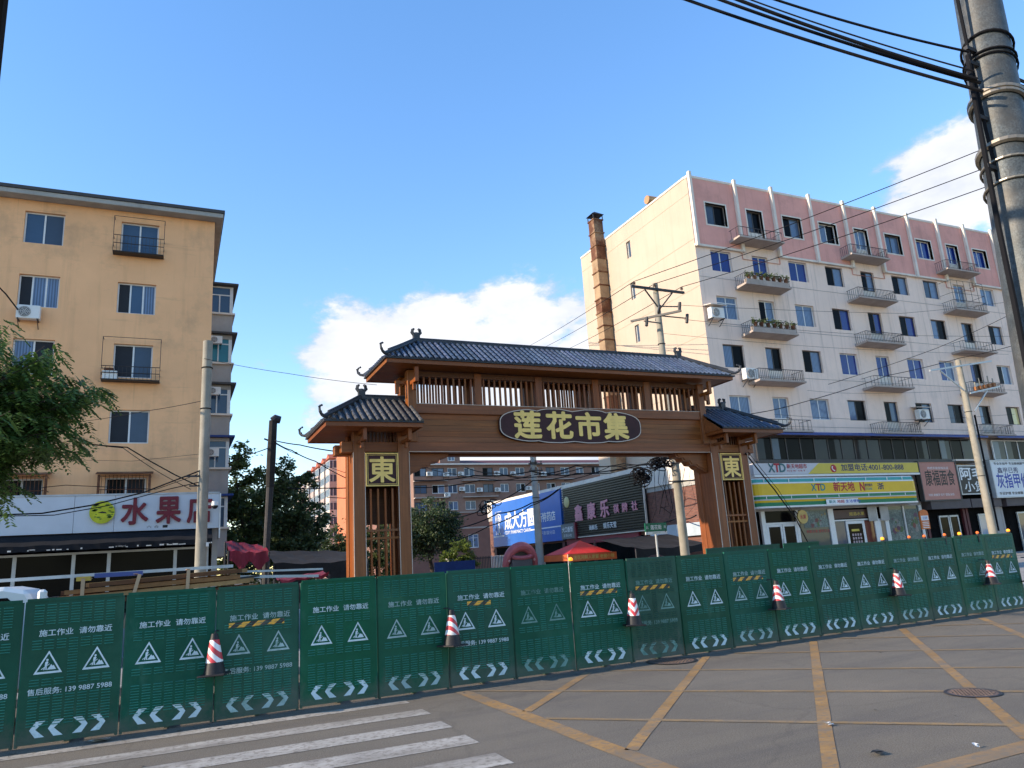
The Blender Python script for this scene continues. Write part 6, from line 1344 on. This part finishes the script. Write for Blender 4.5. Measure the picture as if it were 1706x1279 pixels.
# ------------------------------------------------------------------ green barrier panels
BA = math.radians(1.05); B0 = np.array([-1.458, 10.12]); BD = np.array([math.cos(BA), math.sin(BA)]); PW, PH = 1.0012, 1.55
PM = {}
def worker_sign(m, name):
    """triangle frame with a digging figure beside a heap, flat print lifted a hair off the sheet"""
    mb = MB(); y = -.003
    def tri(s, dz=0): return [(-.138 * s, y, -.108 * s + dz), (.138 * s, y, -.108 * s + dz), (0, y, .134 * s + dz)]
    a, b = tri(1), tri(.78, -.002)
    for i in range(3): j = (i + 1) % 3; mb.quad(a[i], a[j], b[j], b[i])
    mb.poly([(-.012, y, -.068), (.078, y, -.068), (.052, y, -.022), (.04, y, -.030), (.028, y, -.012), (.012, y, -.040)])
    mb.poly([(-.012 + .012 * math.cos(q), y, .036 + .012 * math.sin(q)) for q in np.linspace(0, 2 * PI, 9)[:-1]])
    mb.poly([(-.034, y, -.030), (-.016, y, -.028), (.0, y, .012), (-.012, y, .024), (-.030, y, .014)])
    mb.poly([(-.034, y, -.032), (-.024, y, -.031), (-.034, y, -.068), (-.048, y, -.068)]); mb.poly([(-.024, y, -.031), (-.014, y, -.029), (-.012, y, -.068), (-.026, y, -.068)])
    mb.poly([(-.066, y, -.058), (.010, y, -.004), (.013, y, -.010), (-.062, y, -.064)])
    return mb.mesh(name, m)
for key, m in (('n', m_print), ('f', m_print_faded), ('m', m_print_mid)):
    PM['tri' + key] = worker_sign(m, 'warning_sign')
    mb = MB(); y = -.003; w, h, th = .145, .165, .088
    mb.poly([(-w / 2, y, 0), (w / 2 - th, y, h / 2), (w / 2, y, h / 2), (w / 2 - th + .0, y, 0), (w / 2, y, -h / 2), (w / 2 - th, y, -h / 2)]); PM['arL' + key] = mb.mesh('arrow', m)
    mb = MB(); mb.poly([(w / 2, y, 0), (-w / 2 + th, y, -h / 2), (-w / 2, y, -h / 2), (-w / 2 + th, y, 0), (-w / 2, y, h / 2), (-w / 2 + th, y, h / 2)]); PM['arR' + key] = mb.mesh('arrow', m)
def louvre_mesh(m):
    mb = MB(); rng = random.Random(4)
    for zi in range(44):
        z = .20 + zi * .0295
        for k in range(7):
            x = .10 + k * .118; w = .092
            if 1.10 < z < 1.24 or .70 < z < .98 and (k < 3 or k > 3) or .50 < z < .60: continue
            mb.add([(x, -.0015, z), (x + w, -.0015, z), (x + w, -.0015, z + .011), (x, -.0015, z + .011), (x + .008, -.010, z + .003), (x + w - .008, -.010, z + .003)], [(0, 1, 5, 4), (3, 4, 5, 2), (0, 4, 3), (1, 2, 5)])
    return mb.mesh('louvres', m)
def sheet_mesh(m): 
    mb = MB(); mb.box(.022, .978, 0, .022, .02, 1.55); mb.box(.045, .955, -.0012, -.0004, .05, .06); mb.box(.022, .978, -.008, -.0005, 1.515, 1.548); mb.box(.022, .978, -.008, -.0005, .022, .05)
    return mb.mesh('sheet', m, bevel=.003)
for key, m in (('n', m_green), ('o', m_green_old)): PM['sheet' + key] = sheet_mesh(m); PM['lou' + key] = louvre_mesh(m_green_lo if key == 'n' else m_green_old)
PM['post'] = MB().box(-.016, .016, .002, .04, 0, 1.52).mesh('post', m_green, bevel=.004); PM['foot'] = MB().box(-.03, .03, .0, .55, -.0, .035).box(-.03, .03, .041, .075, .035, .5).mesh('foot', m_green)
PM['tape'] = MB().box(0, .66, -.006, -.002, 0, .062).mesh('hazard_tape', m_hazard); PM['tapeh'] = MB().box(0, .36, -.006, -.002, 0, .058).mesh('hazard_tape', m_hazard)
# index: tape, phone, print fade, dusty, what sets it apart
SPEC = {-3: (0, 0, 'n', 'n', 'outside the left edge beyond the first panels'), -2: (0, 1, 'n', 'n', 'cut off at the far left edge of the row'), -1: (0, 1, 'n', 'n', 'leftmost partly visible one with a triangle sign'), 0: (0, 1, 'n', 'n', 'first whole one from the left, with a phone number'), 1: (0, 0, 'n', 'n', 'second whole one, left of the first hanging cone'), 2: (1, 1, 'm', 'n', 'with hazard tape and phone number right of the first cone'), 3: (0, 0, 'n', 'n', 'plain one below and left of the left gate pier'), 4: (0, 0, 'm', 'n', 'plain one just left of the second hanging cone'), 5: (2, 1, 'n', 'n', 'with a short hazard tape right of the second cone'), 6: (0, 0, 'f', 'n', 'with faded lettering below the pink inflatable mouth'), 7: (1, 0, 'n', 'n', 'with hazard tape just left of the third cone'), 8: (1, 1, 'f', 'o', 'dusty faded one with torn tape right of the third cone'),
        9: (0, 0, 'n', 'n', 'plain one below the green street sign'), 10: (1, 0, 'm', 'n', 'with hazard tape below the right gate pier'), 11: (0, 0, 'n', 'n', 'right of the fourth hanging cone'), 12: (0, 0, 'n', 'n', 'below the left supermarket doors'), 13: (0, 0, 'n', 'n', 'just left of the fifth hanging cone'), 14: (0, 0, 'm', 'n', 'just right of the fifth hanging cone'), 15: (0, 0, 'n', 'n', 'below the dusty pink noodle sign'), 16: (0, 0, 'm', 'n', 'third from the right end with pale print'), 17: (1, 0, 'n', 'n', 'last one at the right end with hazard tape')}
rng = random.Random(12)
for i in range(-3, 18):
    tape, phone, fade, dust, words = SPEC[i]; p = B0 + BD * PW * i
    t = thing('barrier_panel', f'green steel barrier panel, {words}', 'barrier', (p[0], p[1], 0), 'green construction barrier panels'); t.rotation_euler = (rng.uniform(-.012, .018), rng.uniform(-.004, .004), BA + rng.uniform(-.018, .018)); t.location.z = rng.uniform(.0, .016)
    inst('sheet', PM['sheet' + dust], t); inst('louvres', PM['lou' + dust], t)['kind'] = 'stuff'
    for x in (.022, .978): inst('post', PM['post'], t, (x, 0, 0))
    inst('foot', PM['foot'], t, (.5, .02, .005)); m = dict(n=m_print, f=m_print_faded, m=m_print_mid)[fade]
    s = text_mesh('施工作业', .33, .072, m=m, depth=0, bold=.012); inst('lettering', s, t, (.16, -.003, 1.135)); s = text_mesh('请勿靠近', .33, .072, m=m, depth=0, bold=.012); inst('lettering', s, t, (.55, -.003, 1.135))
    for x in (.27, .74): inst('warning_sign', PM['tri' + fade], t, (x, 0, .845))
    if phone: inst('lettering', text_mesh('售后服务: 139 9887 5988', .82, .068, m=m, depth=0, bold=.008), t, (.09, -.003, .52))
    for k, x in (('arL', .21), ('arL', .385), ('arR', .62), ('arR', .795)): inst('arrow', PM[k + fade], t, (x, 0, .165))
    if tape == 1: inst('hazard_tape', PM['tape'], t, (.15, 0, 1.052), (0, rng.uniform(-.01, .01), 0))
    if tape == 2: inst('hazard_tape', PM['tapeh'], t, (.30, 0, 1.055), (0, .02, 0))
for i, (x, y, w, rz, l) in enumerate([(9.2, 11.6, 2.0, .05, 'dark green barrier panel standing behind the main row below the left supermarket doors'), (11.25, 11.7, 1.0, .0, 'narrow green barrier panel behind the main row')]):
    t = thing('barrier_panel', l, 'barrier', (x, y, 0), 'green barrier panels behind the row'); t.rotation_euler.z = rz; o = inst('sheet', PM['sheetn'], t); o.scale = (w, 1, 1.055)
    for xx in (.02, w - .02): inst('post', PM['post'], t, (xx, 0, 0))
e = B0 + BD * PW * 18; t = thing('barrier_panel', 'green barrier panel turned away edge on at the right end', 'barrier', (e[0] + .04, e[1] + .03, 0), 'green construction barrier panels'); t.rotation_euler.z = BA + math.radians(68); inst('sheet', PM['sheetn'], t); inst('louvres', PM['loun'], t)['kind'] = 'stuff'; [inst('post', PM['post'], t, (x, 0, 0)) for x in (.022, .978)]

# ------------------------------------------------------------------ hanging traffic cones
def frustum(z0, z1, r0, r1, n=20): 
    mb = MB(); mb.tube([(0, 0, z0), (0, 0, z1)], [r0, r1], n); return mb
CM = dict(base=MB().box(-.155, .155, -.155, .155, 0, .022).mesh('base', m_rubber, bevel=.006), body=frustum(.022, .15, .125, .098).mesh('body', m_rubber, smooth=True), top=frustum(.405, .475, .052, .036).mesh('tip', m_rubber, smooth=True))
CM['n'] = frustum(.15, .405, .0985, .0525).mesh('sleeve', m_sleeve_up, smooth=True); CM['c'] = frustum(.15, .405, .0985, .0525).mesh('sleeve', m_sleeve_ch, smooth=True)
for i, (x, z, lean, st, l) in enumerate([(.535, .545, -.05, 'n', 'slant striped cone hung second panel from the left'), (3.55, .565, .06, 'n', 'slant striped cone hung below the left gate pier panels'), (6.52, .56, .05, 'c', 'chevron striped cone hung beside the dusty panel'), (9.50, .55, .06, 'c', 'chevron striped cone hung below the right gate pier'), (12.50, .55, .04, 'c', 'chevron striped cone hung below the supermarket right window'), (15.30, .56, .05, 'c', 'chevron striped cone hung on the last barrier panel'), (16.60, .53, .03, 'n', 'striped cone at the right picture edge past the barrier')]):
    y = 10.12 + (x + 1.458) * math.tan(BA) - .155; t = thing('traffic_cone', 'black based red and white ' + l, 'traffic cone', (x, y, z), 'cones hung on the barrier'); t.rotation_euler = (-.02, lean * .6, BA + (.5 if i % 2 else -.35))
    for k in ('base', 'body', st, 'top'): inst(CM[k].name.split('.')[0], CM[k], t)
    MB().tube([(x, y + .0, z + .46), (x, y + .05, z + .50), (x, y + .15, z + .50)], .010, 6).build('hook', m_dark, t)
    [setattr(c, 'matrix_parent_inverse', Matrix.Identity(4)) for c in t.children]

# ------------------------------------------------------------------ amber warning lamps
lens = mat('amber_lens', (.75, .23, .012), .3, .05, emit=.8)
lens_d = mat('amber_lens_dim', (.62, .12, .02), .3, .05, emit=.25)
LM = dict(base=MB().cyl((0, 0, 0), (0, 0, .04), .034, .034, 12).mesh('base', m_dark), lens=MB().ball((0, 0, .062), .036, 12, 8, (1, 1, .95)).mesh('lens', lens, smooth=True), lensd=MB().ball((0, 0, .06), .030, 12, 8).mesh('lens', lens_d, smooth=True), clip=MB().box(-.012, .012, -.012, .012, -.14, 0).mesh('clip', m_dark))
for px, py, dim, l in [(1471, 898, 0, 'bright amber warning lamp below the narrow right supermarket door'), (1575, 893, 1, 'dim orange warning lamp below the noodle shop doorway'), (1600, 892, 0, 'amber warning lamp left of the shop pole foot'), (1630, 890, 1, 'dim orange warning lamp beside the pale blue door'), (1681, 885, 0, 'bright amber lamp on the right end of the barrier'), (951, 934, 0, 'amber lamp below the red tent'), (1516, 897, 1, 'small dim orange lamp below the poster window'), (1541, 895, 1, 'orange lamp below the orange notice board')]:
    p = at(px, py + 6, 10.42 if px != 1681 else 10.5); t = thing('warning_lamp', l, 'warning lamp', (p[0], p[1], max(p[2], 1.545)), 'amber lamps on the barrier')
    for k in ('base', 'lensd' if dim else 'lens', 'clip'): inst(CM.get(k, LM[k]).name.split('.')[0] if k not in ('base',) else 'base', LM[k], t)

# ------------------------------------------------------------------ small truck with timber behind the barrier
def truck():
    y0, y1 = 11.3, 12.7; xr = -1.52; t = thing('flatbed_truck', 'small white flatbed truck parked behind the left barrier panels', 'truck', (-2.5, 12, 0)); P = lambda n, mb, m, **k: mb.build(n, m, t, **k)
    prof = [(-3.25, .45), (xr, .45), (xr, 1.50), (xr - .10, 1.66), (xr - .35, 1.72), (-2.55, 1.73), (-2.85, 1.66), (-3.15, 1.10), (-3.25, .95)]
    P('cab', MB().extr([(x, y0, z) for x, z in prof], (0, y1 - y0, 0)), m_white, bevel=.05)
    w = [(-2.98, 1.12), (xr - .22, 1.12), (xr - .22, 1.50), (xr - .30, 1.585), (-2.68, 1.585)]; P('side_window', MB().extr([(x, y0 - .008, z) for x, z in w], (0, .004, 0)), g_dark)
    P('mirror', MB().box(xr + .02, xr + .12, y0 - .06, y0 + .06, 1.45, 1.66), m_white, bevel=.03)
    P('bed', MB().box(xr + .02, 2.0, y0, y1, .62, .74), m_steel)
    for y in (y0 + .1, y1 - .12): P('side_board', MB().box(xr + .02, 2.0, y, y + .03, .742, 1.1), m_steel)
    P('headboard', MB().box(xr + .05, xr + .1, y0 + .05, y1 - .05, 1.102, 1.55), m_dark)
    for x in (-2.75, .9):
        for y in (y0 + .02, y1 - .22): q = P('wheel', MB().cyl((x, y, .29), (x, y + .2, .29), .29, n=20), m_rubber); MB().cyl((x, y - .004, .29), (x, y + .204, .29), .15, n=14).build('rim', m_steel, q)
truck()
def timber():
    t = thing('timber_stack', 'long brown timber planks strapped on the truck bed', 'timber', (-.2, 11.9, 1.1)); wm = [mat('plank_tan', (.30, .135, .05), .8, .2, 2, grain=(.5, 14, 14)), mat('plank_brown', (.15, .06, .025), .8, .2, 2, grain=(.5, 14, 14)), mat('plank_pale', (.40, .22, .09), .8, .2, 2, grain=(.5, 14, 14))]
    rng = random.Random(3)
    for lay in range(4):
        for k in range(5):
            y = 11.42 + k * .2 + rng.uniform(-.035, .035); x0, x1 = -1.38 + rng.uniform(-.05, .30) + (.35 if lay == 3 else 0), 1.05 + rng.uniform(-.45, .12); z0 = 1.44 + lay * .078 + rng.uniform(-.004, .004); dz = .075 + rng.uniform(-.012, .012)
            MB().beam((x0, y + .09, z0), (x1, y + .09, z0 + dz + rng.uniform(-.01, .01)), .165 + rng.uniform(-.02, .02), .055).build('plank', wm[rng.randrange(3)], t)
    for k in range(3): MB().beam((-1.35, 11.6 + k * .35, 1.36), (1.1, 11.6 + k * .35, 1.40), .09, .07).build('bearer', m_dark, t)
    for x, sl in ((-1.02, .0), (-.42, .10), (.24, .02)):
        z = 1.44 + 4 * .078 + (x + 1.3) / 2.4 * .075
        MB().beam((x + .06 * (sl > .05), 11.395, z - .0), (x - sl, 11.395, 1.1), .045, .006, up=(0, 1, 0)).beam((x, 11.39, z + .008), (x, 12.45, z + .008), .045, .006).build('strap', mat('strap_orange', (.52, .33, .20), .7), t)
    MB().box(-1.10, -.94, 11.40, 11.56, 1.735, 1.79).build('offcut', mat('offcut_yellow', (.55, .36, .07), .7), t)
timber()
for l, a, b, w in [('long pale steel tube lying above the timber, reaching left', (-4.2, 12.62, 1.80), (.9, 12.62, 1.83), .045), ('pale steel tube sticking out right of the timber, upper one', (.75, 12.3, 1.74), (2.22, 12.3, 1.70), .03), ('pale steel tube sticking out right of the timber, lower one', (.95, 12.0, 1.66), (2.1, 12.0, 1.60), .04), ('dark steel bar under the right timber ends', (.2, 11.7, 1.58), (1.2, 11.7, 1.66), .03)]:
    tag(MB().beam(a, b, w).build('steel_tube', m_steel if 'pale' in l else m_dark), l, 'steel tube')
tag(MB().box(-.95, -.35, 12.1, 12.4, 1.77, 1.83).build('blue_parcel', mat('parcel_blue', (.05, .08, .25), .5)), 'small blue parcel lying on the timber', 'parcel')

# grit, leaves and paper along the barrier foot and over the road
mb = MB(); rng = random.Random(21)
for i in range(300):
    if i < 250: x = rng.uniform(-2.5, 17); y = 10.05 + (x + 1.458) * math.tan(BA) - abs(rng.gauss(0, .22))
    else: x = rng.uniform(-1, 13); y = rng.uniform(3, 9.8)
    r = rng.uniform(.006, .020) if i % 9 else rng.uniform(.02, .035); q = rng.uniform(0, 6.3)
    mb.poly([(x + r * math.cos(q + a) * rng.uniform(.6, 1.2), y + r * math.sin(q + a) * rng.uniform(.6, 1.2), .007 + rng.uniform(0, .006)) for a in (0, 1.3, 2.6, 3.9, 5.2)])
o = mb.build('road_grit', mat('grit', (.20, .17, .13), .9, .5, 3)); o['kind'] = 'stuff'; o['label'] = 'fine grit and leaf scraps scattered on the asphalt'
